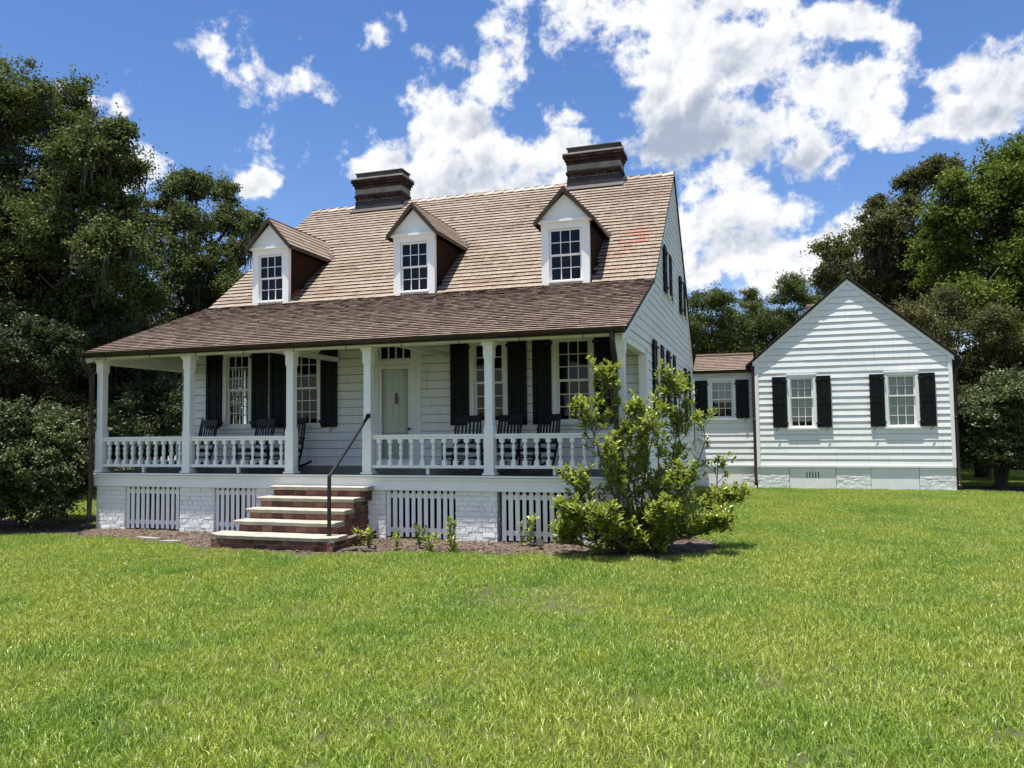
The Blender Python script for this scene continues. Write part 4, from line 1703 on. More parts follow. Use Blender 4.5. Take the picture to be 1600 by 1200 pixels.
# x0, x1, front y, top z
TREADS = [(-5.98, -4.13, -.30, .905), (-6.04, -4.24, -.56, .738), (-6.06, -4.26, -.83, .574), (-6.09, -4.27, -1.10, .412), (-6.33, -4.06, -1.46, .238)]
b = MB()
c = MB()
for i, (x0, x1, yf, zt) in enumerate(TREADS):
    zlow = TREADS[i + 1][3] if i < 4 else -.12
    ybk = -.02
    sx0, sx1 = x0 + .06, x1 - .05
    if i < 4:
        sx1 = -4.27 + i * .004
        sx0 = -6.0 - i * .004
    if i == 0:
        sx1, sx0 = -4.19, -5.93
    zs = zlow - .072 if i < 4 else zlow
    c.box(sx0 + .008, sx1 - .008, yf + .058, ybk, zs, zt - .068)
    brickwork(b, frame_front(yf + .05), sx0, sx1, zlow, zt - .066, .075, .205, lo=.15, hi=1, n=-.004)
    zz = zlow
    yb_ = ybk if i < 4 else -.02
    Fs = frame((sx1, 0, 0), (0, 1, 0), (1, 0, 0))
    brickwork(b, Fs, yf + .05, yb_, zlow - (.066 if i < 4 else 0), zt - .066 if i < 4 else zt - .066, .075, .205, lo=.1, hi=.9, n=-.004)
    brickwork(b, frame((sx0, 0, 0), (0, 1, 0), (-1, 0, 0)), yf + .05, yb_, zlow - (.066 if i < 4 else 0), zt - .066, .075, .205, lo=.1, hi=.9, n=-.004)
base = part(c, 'step_base', 'mortar', steps)
b.build('step_bricks', 'brick', base)
for i, (x0, x1, yf, zt) in enumerate(TREADS):
    yb_ = TREADS[i - 1][2] + .06 if i else -.03
    m = MB()
    nx = 14
    top, fr = [], []
    for k in range(nx + 1):
        x = x0 + (x1 - x0) * k / nx
        jag = rnd.uniform(-.020, .016)
        if i == 4:
            e = min(k, nx - k)
            jag += {0: .13, 1: .03}.get(e, 0)
        fr.append((x + rnd.uniform(-.01, .01), yf + jag))
    zt0 = zt - .064
    for k in range(nx):
        (xa, ya), (xb, yb2) = fr[k], fr[k + 1]
        j0 = rnd.uniform(-.003, .003)
        m.hexa([(xa, ya + .012, zt0), (xb, yb2 + .012, zt0), (xb, yb_, zt0), (xa, yb_, zt0),
                (xa, ya, zt - .012), (xb, yb2, zt - .012), (xb, yb_, zt - .004), (xa, yb_, zt - .004)])
        m.hexa([(xa, ya + .0, zt - .0125), (xb, yb2 + .0, zt - .0125), (xb, yb_ - .001, zt - .006), (xa, yb_ - .001, zt - .006),
                (xa, ya + .014, zt), (xb, yb2 + .014, zt), (xb, yb_ - .001, zt), (xa, yb_ - .001, zt)])
    part(m, 'stone_tread', 'slab', steps)

rail = tag(empty('handrail', (0, 0, 0)), 'black iron handrail sloping from the brick steps up to the porch post', 'handrail')
m = MB()
m.box(-4.305, -4.262, -1.245, -1.202, .236, 1.14)
part(m, 'upright', 'iron', rail)
m = MB()
m.bar((-4.283, -1.235, 1.125), (-4.215, -.115, 2.06), .042, .030)
m.box(-4.245, -4.185, -.125, -.0835, 2.03, 2.10)
m.tube([(-4.215, -.16, 2.05), (-4.215, -.10, 2.085)], .028, 8)
part(m, 'rail', 'iron', rail)
m = MB()
m.box(-4.32, -4.247, -1.26, -1.187, .2385, .246)
part(m, 'foot_plate', 'iron', rail)


# ------------------------------------------------------------------ rocking chairs
def build_chair():
    root = empty('rocking_chair')
    W = .27
    SL = .17                                  # lean of the back

    def bk(z):                                # y of the back at a height
        return .20 + (z - .40) * .19
    m = MB()
    for i in range(5):
        y0_ = -.24 + i * .092
        m.box(-W, W, y0_, y0_ + .080, .385 + (0.012 if i == 0 else 0) - i * .008, .405 + (.006 if i == 0 else 0) - i * .008)
    m.box(-W, W, -.25, -.22, .33, .384)
    m.box(-W, W, .19, .215, .31, .36)
    m.build('seat', 'chair', root)
    m = MB()
    for s in (-1, 1):
        m.tube([(s * W, bk(.05) - .05, .05), (s * W, bk(.40), .40), (s * W, bk(.75), .75), (s * W, bk(1.03), 1.03)], [.021, .023, .021, .017], 8)
        m.lathe([(.012, 1.028), (.022, 1.045), (.012, 1.065)], s * W, bk(1.04), 8)
    m.build('back_post', 'chair', root)
    m = MB()
    m.bar((-W, bk(.955), .955), (W, bk(.955), .955), .03, .13, up=(0, .19, .98))
    m.bar((-W, bk(.50), .50), (W, bk(.50), .50), .028, .065, up=(0, .19, .98))
    for i in range(6):
        x = -W + .065 + i * (2 * W - .13) / 5
        m.bar((x, bk(.52), .52), (x, bk(.91), .91), .016, .036, up=(1, 0, 0))
    m.build('backrest', 'chair', root)
    for s in (-1, 1):
        m = MB()
        m.bar((s * (W + .02), -.29, .635), (s * (W + .01), bk(.60) + .02, .60), .085, .022)
        m.build('armrest', 'chair', root)
        m = MB()
        m.tube([(s * W, -.23, .05), (s * W, -.235, .40), (s * W, -.24, .625)], [.020, .023, .019], 8)
        m.build('leg', 'chair', root)
        m = MB()
        pts = []
        for i in range(11):
            y = -.36 + i * .085
            pts.append((s * W, y, .022 + .22 * (y - .02) ** 2 / .55))
        for a, b in zip(pts, pts[1:]):
            m.bar(a, b, .028, .042)
        m.build('rocker', 'chair', root)
    m = MB()
    for z in (.18, .26):
        m.tube([(-W, -.232, z), (W, -.232, z)], .012, 6)
    m.tube([(-W, bk(.2) - .02, .2), (W, bk(.2) - .02, .2)], .012, 6)
    for s in (-1, 1):
        m.tube([(s * W, -.232, .22), (s * W, bk(.22) - .02, .22)], .012, 6)
    m.build('stretcher', 'chair', root)
    return root


def copy_tree(o, parent=None):
    c = o.copy()
    COL.objects.link(c)
    c.parent = parent
    for ch in list(o.children):
        copy_tree(ch, c)
    return c


chair0 = build_chair()
for i, (x, y, a, lab) in enumerate([
        (-9.12, 1.70, -14, 'black rocking chair farthest left on the porch, beside the end window and its shutter'),
        (-7.66, 1.60, -14, 'black rocking chair between the two windows left of the front door, slats against the shutter'),
        (-7.02, 1.72, -8, 'black rocking chair just left of the open step bay, partly behind a porch post'),
        (-3.17, 1.45, -8, 'black rocking chair nearest the front door on its right side'),
        (-2.42, 1.45, -22, 'black rocking chair half hidden behind the porch post right of the door'),
        (-1.72, 1.45, -30, 'black rocking chair farthest right on the porch, before the last pair of shutters')]):
    o = chair0 if i == 0 else copy_tree(chair0)
    o.location = (x, y, ZD + .026 * y / YF - .008 + .004)
    o.rotation_euler.z = R(a)
    o.scale = (.95, .95, .95)
    tag(o, lab, 'rocking chair', 'black rocking chairs on the porch')


# ------------------------------------------------------------------ ground
def ground_z(x, y):
    return .065 * np.exp(-((np.asarray(y) - .3) / 2.6) ** 2) - .02


def inside(poly, x, y):
    n, r = len(poly), False
    j = n - 1
    for i in range(n):
        (xi, yi), (xj, yj) = poly[i], poly[j]
        if (yi > y) != (yj > y) and x < (xj - xi) * (y - yi) / (yj - yi) + xi:
            r = not r
        j = i
    return r


xs = np.concatenate([[-900, -300, -120, -60, -40], np.arange(-28, 24.1, .8), [40, 60, 120, 300, 900]])
ys = np.concatenate([[-300, -60, -30], np.arange(-16, 24.1, .8), [32, 45, 70, 140, 400, 1200]])
g = MB()
X, Y = np.meshgrid(xs, ys, indexing='ij')
Z = ground_z(X, Y)
g.v = [(float(a), float(b), float(c_)) for a, b, c_ in zip(X.ravel(), Y.ravel(), Z.ravel())]
ny = len(ys)
for i in range(len(xs) - 1):
    for j in range(ny - 1):
        g.f.append((i * ny + j, (i + 1) * ny + j, (i + 1) * ny + j + 1, i * ny + j + 1))
        g.t.append(.5)
tag(g.build('ground', 'ground', smooth=True), kind='structure')

BEDS = [
    [(-22, -1.1), (-15, -1.35), (-11.8, -1.15), (-9.8, -.95), (-8.3, -1.0), (-6.9, -1.35), (-6.4, -1.60), (-4.0, -1.62), (-3.2, -1.20), (-1.1, -.98),
     (.0, -1.08), (.7, -.82), (1.2, -.35), (1.42, .2), (1.3, .9), (.8, 1.3), (.05, 1.4), (.05, .45), (-9.9, .45), (-10.6, .5), (-11.2, 1.1), (-13, 1.0), (-22, .9)],
    [(7.1, 12.3), (8.4, 12.1), (9.6, 12.4), (14, 12.3), (14, 14.2), (7.1, 14.0)],
]
for k, poly in enumerate(BEDS):
    m = MB()
    xs0, xs1 = min(p[0] for p in poly), max(p[0] for p in poly)
    ys0, ys1 = min(p[1] for p in poly), max(p[1] for p in poly)
    st = .12
    for i in range(int((xs1 - xs0) / st) + 1):
        for j in range(int((ys1 - ys0) / st) + 1):
            x, y = xs0 + i * st, ys0 + j * st
            if inside(poly, x + st / 2, y + st / 2):
                m.face([(x, y, float(ground_z(x, y)) + .004), (x + st, y, float(ground_z(x, y)) + .004),
                        (x + st, y + st, float(ground_z(x, y + st)) + .004), (x, y + st, float(ground_z(x, y + st)) + .004)])
    # wood chips and pine straw lying on it
    bx0, bx1 = max(xs0, -13), min(xs1, 10)
    for _ in range(9000 if k == 0 else 900):
        x, y = rnd.uniform(bx0, bx1), rnd.uniform(ys0, ys1)
        if not inside(poly, x, y):
            continue
        a = rnd.uniform(0, 6.28)
        l, w = rnd.uniform(.015, .05), rnd.uniform(.006, .014)
        z = float(ground_z(x, y)) + rnd.uniform(.008, .022)
        ca, sa = math.cos(a), math.sin(a)
        t = rnd.uniform(-.010, .010)
        m.face([(x - l * ca - w * sa, y - l * sa + w * ca, z - t), (x + l * ca - w * sa, y + l * sa + w * ca, z + t),
                (x + l * ca + w * sa, y + l * sa - w * ca, z + t + .004), (x - l * ca + w * sa, y - l * sa - w * ca, z - t + .004)], rnd.betavariate(1.2, 1.2))
    tag(m.build('mulch_bed', 'mulch'), kind='structure')


# grass: tufts of separate blades set out over the lawn by one geometry-nodes object
def blade_patch(seed, n, size, hmin, hmax, wb, dead):
    r = np.random.default_rng(seed)
    px, py = r.uniform(-size / 2, size / 2, n), r.uniform(-size / 2, size / 2, n)
    h = (hmin + (hmax - hmin) * r.beta(1.6, 2.2, n) * 1.15)
    a = r.uniform(0, 2 * np.pi, n)
    lean = r.gamma(2.2, .26, n).clip(0, 1.2)
    w = wb * r.uniform(.7, 1.3, n)
    b = r.uniform(0, 2 * np.pi, n)
    dx, dy = np.cos(a), np.sin(a)
    sx, sy = np.cos(b), np.sin(b)
    V = np.zeros((n, 5, 3))
    for k, (hf, lf, wf) in enumerate(((0, 0, 1), (0, 0, -1), (.55, .30, .8), (.55, .30, -.8), (1, 1, 0))):
        V[:, k, 0] = px + dx * lean * h * lf + sx * w * wf / 2
        V[:, k, 1] = py + dy * lean * h * lf + sy * w * wf / 2
        V[:, k, 2] = h * hf * np.sqrt(np.clip(1 - (lean * lf * .75) ** 2, .1, 1)) - .004
    me = bpy.data.meshes.new('grass_tuft')
    idx = np.arange(n) * 5
    q = np.stack([idx, idx + 1, idx + 3, idx + 2], 1)
    t = np.stack([idx + 2, idx + 3, idx + 4], 1)
    me.vertices.add(n * 5)
    me.vertices.foreach_set('co', V.reshape(-1))
    loops = np.concatenate([q.reshape(-1), t.reshape(-1)])
    me.loops.add(len(loops))
    me.loops.foreach_set('vertex_index', loops.astype(np.int32))
    me.polygons.add(2 * n)
    me.polygons.foreach_set('loop_start', np.concatenate([np.arange(n) * 4, n * 4 + np.arange(n) * 3]).astype(np.int32))
    tone = r.beta(2.2, 2.2, n) * .88
    tone[r.random(n) < dead] = r.uniform(.9, 1)
    at_ = me.attributes.new('tone', 'FLOAT', 'FACE')
    at_.data.foreach_set('value', np.concatenate([tone, tone]).astype(np.float32))
    me.materials.append(MAT['grass'])
    me.update(calc_edges=True)
    o = bpy.data.objects.new('grass_tuft', me)
    return o


def make_lawn():
    S = .5
    protos = [blade_patch(s, 1050, S * 1.15, .030, .082, .0066, .035) for s in range(5)] + \
             [blade_patch(20 + s, 900, S * 1.15, .025, .060, .0060, .16) for s in range(2)]
    pts, rot, idx, scl = [], [], [], []
    for i in range(int((24 + 26) / (S * .8))):
        for j in range(int((9.3 + 24) / (S * .8))):
            x = -26 + i * S * .8 + rnd.uniform(-.1, .1)
            y = -9.3 + j * S * .8 + rnd.uniform(-.1, .1)
            d = Vector((x, y, 0)) - Vector((CAM.x, CAM.y, 0))
            fx = d.dot(Vector((FW.x, FW.y, 0)).normalized())
            sx = d.dot(Vector((RT.x, RT.y, 0)).normalized())
            if fx < 2.6 or abs(sx) > fx * .76 + 6.0:
                continue
            if XL - .1 < x < XR and y > .3 and y < YB:
                continue
            if WX0 - 1.8 < x < WX1 and y > WY - .12:
                continue
            if any(inside(p, x + ox, y + oy) for p in BEDS for ox in (-.2, .2) for oy in (-.2, .2)):
                # along the edge of a bed: smaller tufts stay outside
                if any(inside(p, x, y) for p in BEDS):
                    continue
                pts.append((x, y, float(ground_z(x, y))))
                rot.append(rnd.uniform(0, 6.28))
                idx.append(rnd.randrange(5))
                scl.append(.62)
                continue
            pts.append((x, y, float(ground_z(x, y))))
            rot.append(rnd.uniform(0, 6.28))
            bare = math.exp(-(((x + .15) / 1.0) ** 2 + ((y + 3.6) / .8) ** 2)) + .55 * math.exp(-(((x + 5.2) / 1.5) ** 2 + ((y + 2.3) / .35) ** 2))
            short = rnd.random() < .10 + .85 * bare
            idx.append(rnd.choice((5, 6)) if short else rnd.randrange(5))
            scl.append(rnd.uniform(.85, 1.2) * (1 - .35 * bare))
    me = bpy.data.meshes.new('lawn_grass')
    me.from_pydata(pts, [], [])
    for nm, ty, vals in (('rot', 'FLOAT', rot), ('scl', 'FLOAT', scl), ('idx', 'INT', idx)):
        a = me.attributes.new(nm, ty, 'POINT')
        a.data.foreach_set('value', vals)
    o = bpy.data.objects.new('lawn_grass', me)
    COL.objects.link(o)
    tag(o, 'mown green lawn grass in front of the house', 'grass', kind='stuff')
    ng = bpy.data.node_groups.new('lawn', 'GeometryNodeTree')
    ng.interface.new_socket('Geometry', in_out='INPUT', socket_type='NodeSocketGeometry')
    ng.interface.new_socket('Geometry', in_out='OUTPUT', socket_type='NodeSocketGeometry')
    N, Lk = ng.nodes.new, ng.links.new
    gi, go = N('NodeGroupInput'), N('NodeGroupOutput')
    jn = N('GeometryNodeGeometryToInstance')
    for p in reversed(protos):
        oi = N('GeometryNodeObjectInfo')
        oi.inputs['Object'].default_value = p
        Lk(oi.outputs['Geometry'], jn.inputs[0])
    ip = N('GeometryNodeInstanceOnPoints')
    ip.inputs['Pick Instance'].default_value = True

    def named(nm, ty):
        a = N('GeometryNodeInputNamedAttribute')
        a.data_type = ty
        a.inputs['Name'].default_value = nm
        return a.outputs[0]
    cx = N('ShaderNodeCombineXYZ')
    Lk(named('rot', 'FLOAT'), cx.inputs[2])
    Lk(gi.outputs[0], ip.inputs['Points'])
    Lk(jn.outputs[0], ip.inputs['Instance'])
    Lk(named('idx', 'INT'), ip.inputs['Instance Index'])
    Lk(cx.outputs[0], ip.inputs['Rotation'])
    Lk(named('scl', 'FLOAT'), ip.inputs['Scale'])
    Lk(ip.outputs[0], go.inputs[0])
    md = o.modifiers.new('tufts', 'NODES')
    md.node_group = ng


make_lawn()


# ------------------------------------------------------------------ vegetation
def unit(n, r):
    v = r.normal(size=(n, 3))
    return v / np.linalg.norm(v, axis=1, keepdims=True)


def leaf_mesh(name, mat, pos, nrm, length, width, tone, r, fold=False):
    """one rhombic leaf per position"""
    n = len(pos)
    t = np.cross(nrm, unit(n, r))
    t /= np.linalg.norm(t, axis=1, keepdims=True) + 1e-9
    b = np.cross(nrm, t)
    l = (length * r.uniform(.65, 1.3, n))[:, None]
    w = (width * r.uniform(.65, 1.3, n))[:, None]
    V = np.empty((n, 4, 3))
    V[:, 0] = pos - t * l / 2
    V[:, 1] = pos + b * w / 2 + nrm * w * .18
    V[:, 2] = pos + t * l / 2
    V[:, 3] = pos - b * w / 2 + nrm * w * .18
    me = bpy.data.meshes.new(name)
    me.vertices.add(n * 4)
    me.vertices.foreach_set('co', V.reshape(-1))
    me.loops.add(n * 4)
    me.loops.foreach_set('vertex_index', np.arange(n * 4, dtype=np.int32))
    me.polygons.add(n)
    me.polygons.foreach_set('loop_start', (np.arange(n) * 4).astype(np.int32))
    a = me.attributes.new('tone', 'FLOAT', 'FACE')
    a.data.foreach_set('value', np.clip(tone, 0, 1).astype(np.float32))
    me.materials.append(MAT[mat])
    me.update(calc_edges=True)
    return me


def limb(mb, a, b, r0, r1, r, wob=.12, n=6, sag=0.0):
    a, b = np.array(a, float), np.array(b, float)
    L = np.linalg.norm(b - a)
    pts, rad = [], []
    for i in range(n + 1):
        t = i / n
        p = a + (b - a) * t
        if 0 < i < n:
            p = p + r.normal(size=3) * L * wob * .35
        p[2] += sag * L * math.sin(math.pi * t)
        pts.append(tuple(p))
        rad.append(r0 + (r1 - r0) * t ** .8)
    mb.tube(pts, rad, 7 if r0 > .08 else 5)
    return pts


def tree(name, label, cat, clumps, base, mat, seed, leaf=(.13, .07), dens=1.0, sub=.42, trunk_r=.3, moss=0, group=None,
         depth_spread=.9, up=.35, per=110, flat=.8, trunks=1, crown_fill=.55):
    """clumps: (centre, radius) in metres; a tapered trunk forks into a limb for each clump and twigs for its sprays"""
    r = np.random.default_rng(seed)
    root = tag(empty(name, base), label, cat, group)
    bx = Vector(base)
    wood = MB()
    P_, N_, T_ = [], [], []
    extra = []
    for c, rr in clumps:
        for _ in range(3):
            d_ = unit(1, r)[0] * rr * r.uniform(.7, 1.15)
            d_[2] *= .8
            extra.append((Vector(c) + Vector(d_), rr * r.uniform(.28, .55)))
    n_main = len(clumps)
    clumps = list(clumps) + extra
    cs = np.array([tuple(c) for c, _ in clumps])
    lowz = min(c[2] - rr for (c, rr) in [(tuple(c), rr) for c, rr in clumps])
    fork_z = max(.35, min(lowz + .25 * (cs[:, 2].mean() - lowz), cs[:, 2].mean() * .55))
    forks = []
    for k in range(trunks):
        ang = r.uniform(0, 6.28)
        f = np.array([bx.x + (cs[:, 0].mean() - bx.x) * .25, bx.y, fork_z]) + (np.array([math.cos(ang), math.sin(ang), 0]) * fork_z * .22 if trunks > 1 else 0)
        limb(wood, (bx.x + (.08 * math.cos(ang) if trunks > 1 else 0), bx.y + (.08 * math.sin(ang) if trunks > 1 else 0), -.1), f, trunk_r * 1.25, trunk_r * .8, r, .05, 5)
        forks.append(f)
    tips = []
    for ci, (c, rr) in enumerate(clumps):
        c = np.array(tuple(c))
        f = forks[ci % trunks]
        main_ = ci < n_main
        limb(wood, f, c, trunk_r * (.25 if main_ else .08), max(.012, trunk_r * (.08 if main_ else .04)), r, .2, 7, .05)
        rs = sub * (.70 + .16 * rr)
        ns = max(5, int(dens * 6.6 * (rr / rs) ** 2))
        d = unit(ns, r)
        d[:, 2] *= flat
        q = crown_fill + (1.0 - crown_fill) * r.random(ns) ** .6
        q *= r.uniform(.62, 1.25, ns)
        d = d + r.normal(0, .16, d.shape)
        sc = c + d * (rr * q)[:, None]
        ct = r.normal(0, .10)
        for s_, dd in zip(sc, d):
            if r.random() < .45:
                limb(wood, c + (s_ - c) * .15, s_, max(.010, trunk_r * .05), .005, r, .25, 3)
            k = int(per * 1.12 * (.5 + 1.0 * r.random()))
            e = unit(k, r)
            e[:, 2] *= .62
            rad = rs * r.uniform(.75, 1.5)
            p = s_ + e * (rad * r.random(k) ** .7 * r.uniform(.8, 1.25, k))[:, None]
            # ragged sprays that stick out
            if r.random() < .5:
                p[: k // 4] += (dd + r.normal(0, .35, 3)) * rad * r.random((k // 4, 1)) * 1.1
            P_.append(p)
            nn = e * .35 + r.normal(size=(k, 3)) * .75 + np.array([0, 0, up])
            N_.append(nn / np.linalg.norm(nn, axis=1, keepdims=True))
            T_.append(np.clip(.44 + ct + r.normal(0, .13) + r.normal(0, .26, k), 0, 1))
            tips.append(s_)
    P_, N_, T_ = np.concatenate(P_), np.concatenate(N_), np.concatenate(T_)
    keep = P_[:, 2] > .12
    P_, N_, T_ = P_[keep] - np.array(base), N_[keep], T_[keep]
    me = leaf_mesh('crown', mat, P_, N_, leaf[0] * .80, leaf[1] * .80, T_, r)
    o = bpy.data.objects.new('crown', me)
    o.parent = root
    COL.objects.link(o)
    wood.v = [(v[0] - base[0], v[1] - base[1], v[2] - base[2]) for v in wood.v]
    wood.build('trunk', 'bark', root, smooth=True)
    if moss:
        tips = np.array(tips)
        sel = tips[r.integers(0, len(tips), int(moss * .7))]
        mm = MB()
        for s_ in sel:
            for _ in range(16):
                p = s_ + r.normal(0, .11, 3) - np.array(base)
                L_ = r.uniform(.25, 1.1)
                n = 4
                w = r.uniform(.012, .03)
                a = r.uniform(0, 3.14)
                ox, oy = math.cos(a) * w, math.sin(a) * w
                t = r.random()
                prev = None
                for i in range(n + 1):
                    q = p + np.array([r.normal(0, .025), r.normal(0, .025), -L_ * i / n])
                    ww = (1 - .85 * i / n)
                    cur = ((q[0] - ox * ww, q[1] - oy * ww, q[2]), (q[0] + ox * ww, q[1] + oy * ww, q[2]))
                    if prev:
                        mm.face([prev[0], prev[1], cur[1], cur[0]], t)
                    prev = cur
        mm.build('hanging_moss', 'moss', root)
    return root


def spots(lst, d, spread, seed):
    """crown clumps standing round a tree at the distance d"""
    r = np.random.default_rng(seed)
    out = []
    for px, py, rp in lst:
        dd = d + r.uniform(-spread, spread)
        out.append((at(px, py, dd), rp * .9 * dd / FPX))
    return out


def foot(px, d):
    p = at(px, 700, d)
    return (p.x, p.y, -.02)


tree('live_oak', 'huge dark live oak hung with moss, tallest tree at the left edge beyond the camellia', 'tree',
     spots([(15, 150, 62), (85, 190, 62), (140, 225, 52), (60, 270, 85), (150, 290, 62), (196, 262, 26), (205, 335, 34), (25, 370, 90), (120, 385, 85),
            (190, 400, 55), (40, 465, 80), (135, 475, 75), (215, 455, 42), (-60, 200, 90), (-80, 350, 110), (-70, 480, 100), (178, 205, 20), (232, 375, 24)], 24, 2.2, 1),
     foot(20, 25), 'oak', 101, (.13, .075), 1.0, .42, .5, moss=150, per=120)
tree('live_oak', 'mossy live oak with an airy crown just left of the farmhouse roof', 'tree',
     spots([(275, 292, 26), (305, 285, 30), (348, 300, 28), (285, 335, 36), (330, 345, 36), (382, 352, 32), (402, 352, 18), (300, 400, 42), (355, 400, 36),
            (262, 425, 40), (315, 455, 48), (360, 440, 30), (250, 490, 60), (330, 505, 50), (262, 318, 18), (408, 380, 16), (370, 470, 34)], 30, 2.2, 2),
     foot(300, 30), 'oak', 102, (.13, .075), .62, .36, .4, moss=90, per=95, crown_fill=.3)
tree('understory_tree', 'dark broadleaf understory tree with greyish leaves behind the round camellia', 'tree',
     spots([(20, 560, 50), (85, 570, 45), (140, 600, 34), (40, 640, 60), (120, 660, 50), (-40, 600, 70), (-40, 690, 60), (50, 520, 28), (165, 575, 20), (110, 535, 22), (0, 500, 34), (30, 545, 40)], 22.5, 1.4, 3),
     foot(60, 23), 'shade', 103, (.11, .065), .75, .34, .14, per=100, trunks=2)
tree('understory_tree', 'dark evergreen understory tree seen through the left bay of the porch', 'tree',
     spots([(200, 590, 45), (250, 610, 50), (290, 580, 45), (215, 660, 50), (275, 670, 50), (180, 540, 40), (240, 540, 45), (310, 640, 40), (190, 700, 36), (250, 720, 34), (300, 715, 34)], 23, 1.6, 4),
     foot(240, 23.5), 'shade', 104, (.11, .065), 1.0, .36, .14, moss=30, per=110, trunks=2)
tree('understory_tree', 'shaded leafy tree closing the gap under the two left live oaks', 'tree',
     spots([(150, 520, 60), (60, 540, 70), (260, 530, 60), (-20, 560, 80), (170, 610, 70), (60, 640, 80), (280, 620, 60), (340, 560, 50), (-60, 660, 80), (180, 690, 60), (330, 640, 50), (80, 720, 50), (290, 700, 50)], 31, 2.0, 5),
     foot(130, 32), 'oak', 105, (.16, .09), .9, .5, .25, moss=60, per=100, trunks=2)

tree('live_oak', 'bright green broad oak rising at the right edge behind the wing', 'tree',
     spots([(1600, 262, 50), (1560, 290, 45), (1508, 312, 42), (1472, 352, 38), (1540, 360, 62), (1610, 370, 80), (1480, 415, 46), (1560, 435, 58), (1620, 490, 70),
            (1580, 515, 50), (1520, 470, 40), (1650, 250, 70), (1670, 380, 90), (1448, 392, 24), (1660, 560, 70)], 29, 2.2, 6),
     foot(1600, 30), 'brightoak', 106, (.17, .10), 1.0, .5, .45, per=110, moss=20)
tree('live_oak', 'bronze tinted mossy oak behind the wing roof, left of the bright oak', 'tree',
     spots([(1452, 270, 24), (1425, 288, 22), (1480, 268, 20), (1382, 345, 30), (1362, 378, 34), (1402, 400, 40), (1302, 385, 22), (1312, 415, 28), (1342, 428, 36),
            (1400, 450, 46), (1440, 380, 38), (1420, 325, 18), (1288, 440, 22), (1330, 460, 36), (1460, 450, 40), (1378, 318, 14), (1350, 490, 40)], 35, 2.4, 7),
     foot(1390, 35), 'bronze', 107, (.17, .10), .95, .46, .38, moss=110, per=100)
tree('understory_tree', 'brownish small leaved tree hugging the right side of the wing', 'tree',
     spots([(1425, 495, 38), (1485, 490, 44), (1548, 520, 46), (1455, 545, 46), (1520, 580, 48), (1592, 560, 48), (1440, 610, 42), (1560, 640, 46), (1630, 600, 50),
            (1500, 640, 42), (1500, 690, 36), (1600, 690, 40), (1660, 660, 50), (1550, 700, 30)], 25.5, 1.4, 8),
     foot(1530, 26), 'bronze', 108, (.10, .055), 1.05, .36, .18, moss=40, per=120, trunks=3)
tree('cedar_tree', 'broad dull green cedar behind the passage roof, beside the farmhouse gable', 'tree',
     spots([(1105, 470, 24), (1122, 468, 20), (1098, 510, 34), (1140, 505, 30), (1115, 545, 42), (1150, 545, 36), (1090, 560, 36), (1075, 500, 26), (1130, 580, 30), (1045, 540, 30)], 44, 2.0, 9),
     foot(1115, 44), 'pine', 109, (.20, .07), 1.0, .52, .25, per=95)
tree('pine_tree', 'middle pine of the far group between farmhouse and wing', 'tree',
     spots([(1175, 468, 17), (1180, 490, 24), (1165, 515, 26), (1195, 515, 26), (1180, 545, 34), (1160, 570, 28), (1200, 570, 28)], 50, 1.6, 10),
     foot(1180, 50), 'pine', 110, (.22, .06), .9, .5, .22, per=90)
tree('pine_tree', 'tallest far pine, just left of the wing gable', 'tree',
     spots([(1236, 446, 20), (1225, 462, 18), (1252, 465, 20), (1215, 495, 24), (1245, 500, 26), (1228, 530, 34), (1260, 520, 26), (1275, 470, 18), (1210, 560, 30), (1250, 560, 30)], 48, 1.8, 11),
     foot(1238, 48), 'pine', 111, (.22, .06), .9, .5, .24, per=90)


def far_woods():
    r = np.random.default_rng(77)
    P_, N_, T_ = [], [], []
    for k in range(330):
        px = r.uniform(-500, 2200)
        d = r.uniform(56, 72)
        c = np.array(at(px, r.uniform(560, 720), d))
        n = 330
        e = unit(n, r)
        P_.append(c + e * (np.array([2.6, 2.6, 1.9]) * r.uniform(.8, 1.3)) * (r.random(n) ** .45)[:, None])
        nn = e * .6 + r.normal(size=(n, 3)) * .5 + np.array([0, 0, .4])
        N_.append(nn / np.linalg.norm(nn, axis=1, keepdims=True))
        T_.append(np.clip(.4 + r.normal(0, .12) + r.normal(0, .12, n), 0, 1))
    P_, N_, T_ = np.concatenate(P_), np.concatenate(N_), np.concatenate(T_)
    keep = P_[:, 2] > 0
    me = leaf_mesh('far_woods', 'oak', P_[keep], N_[keep], .55, .34, T_[keep], r)
    o = bpy.data.objects.new('far_woods', me)
    COL.objects.link(o)
    tag(o, 'dark distant woods beyond the lawn', 'woods', kind='stuff')


far_woods()


# round glossy camellias
def ball_clumps(c, rx, rz, zc, n, seed, cr):
    r = np.random.default_rng(seed)
    out = []
    for i in range(n):
        d = unit(1, r)[0]
        if d[2] < -.75:
            d[2] = -.5
        q = r.uniform(.45, .85)
        out.append((Vector((c[0] + d[0] * rx * q, c[1] + d[1] * rx * q, zc + d[2] * rz * q)), cr * r.uniform(.8, 1.25)))
    return out


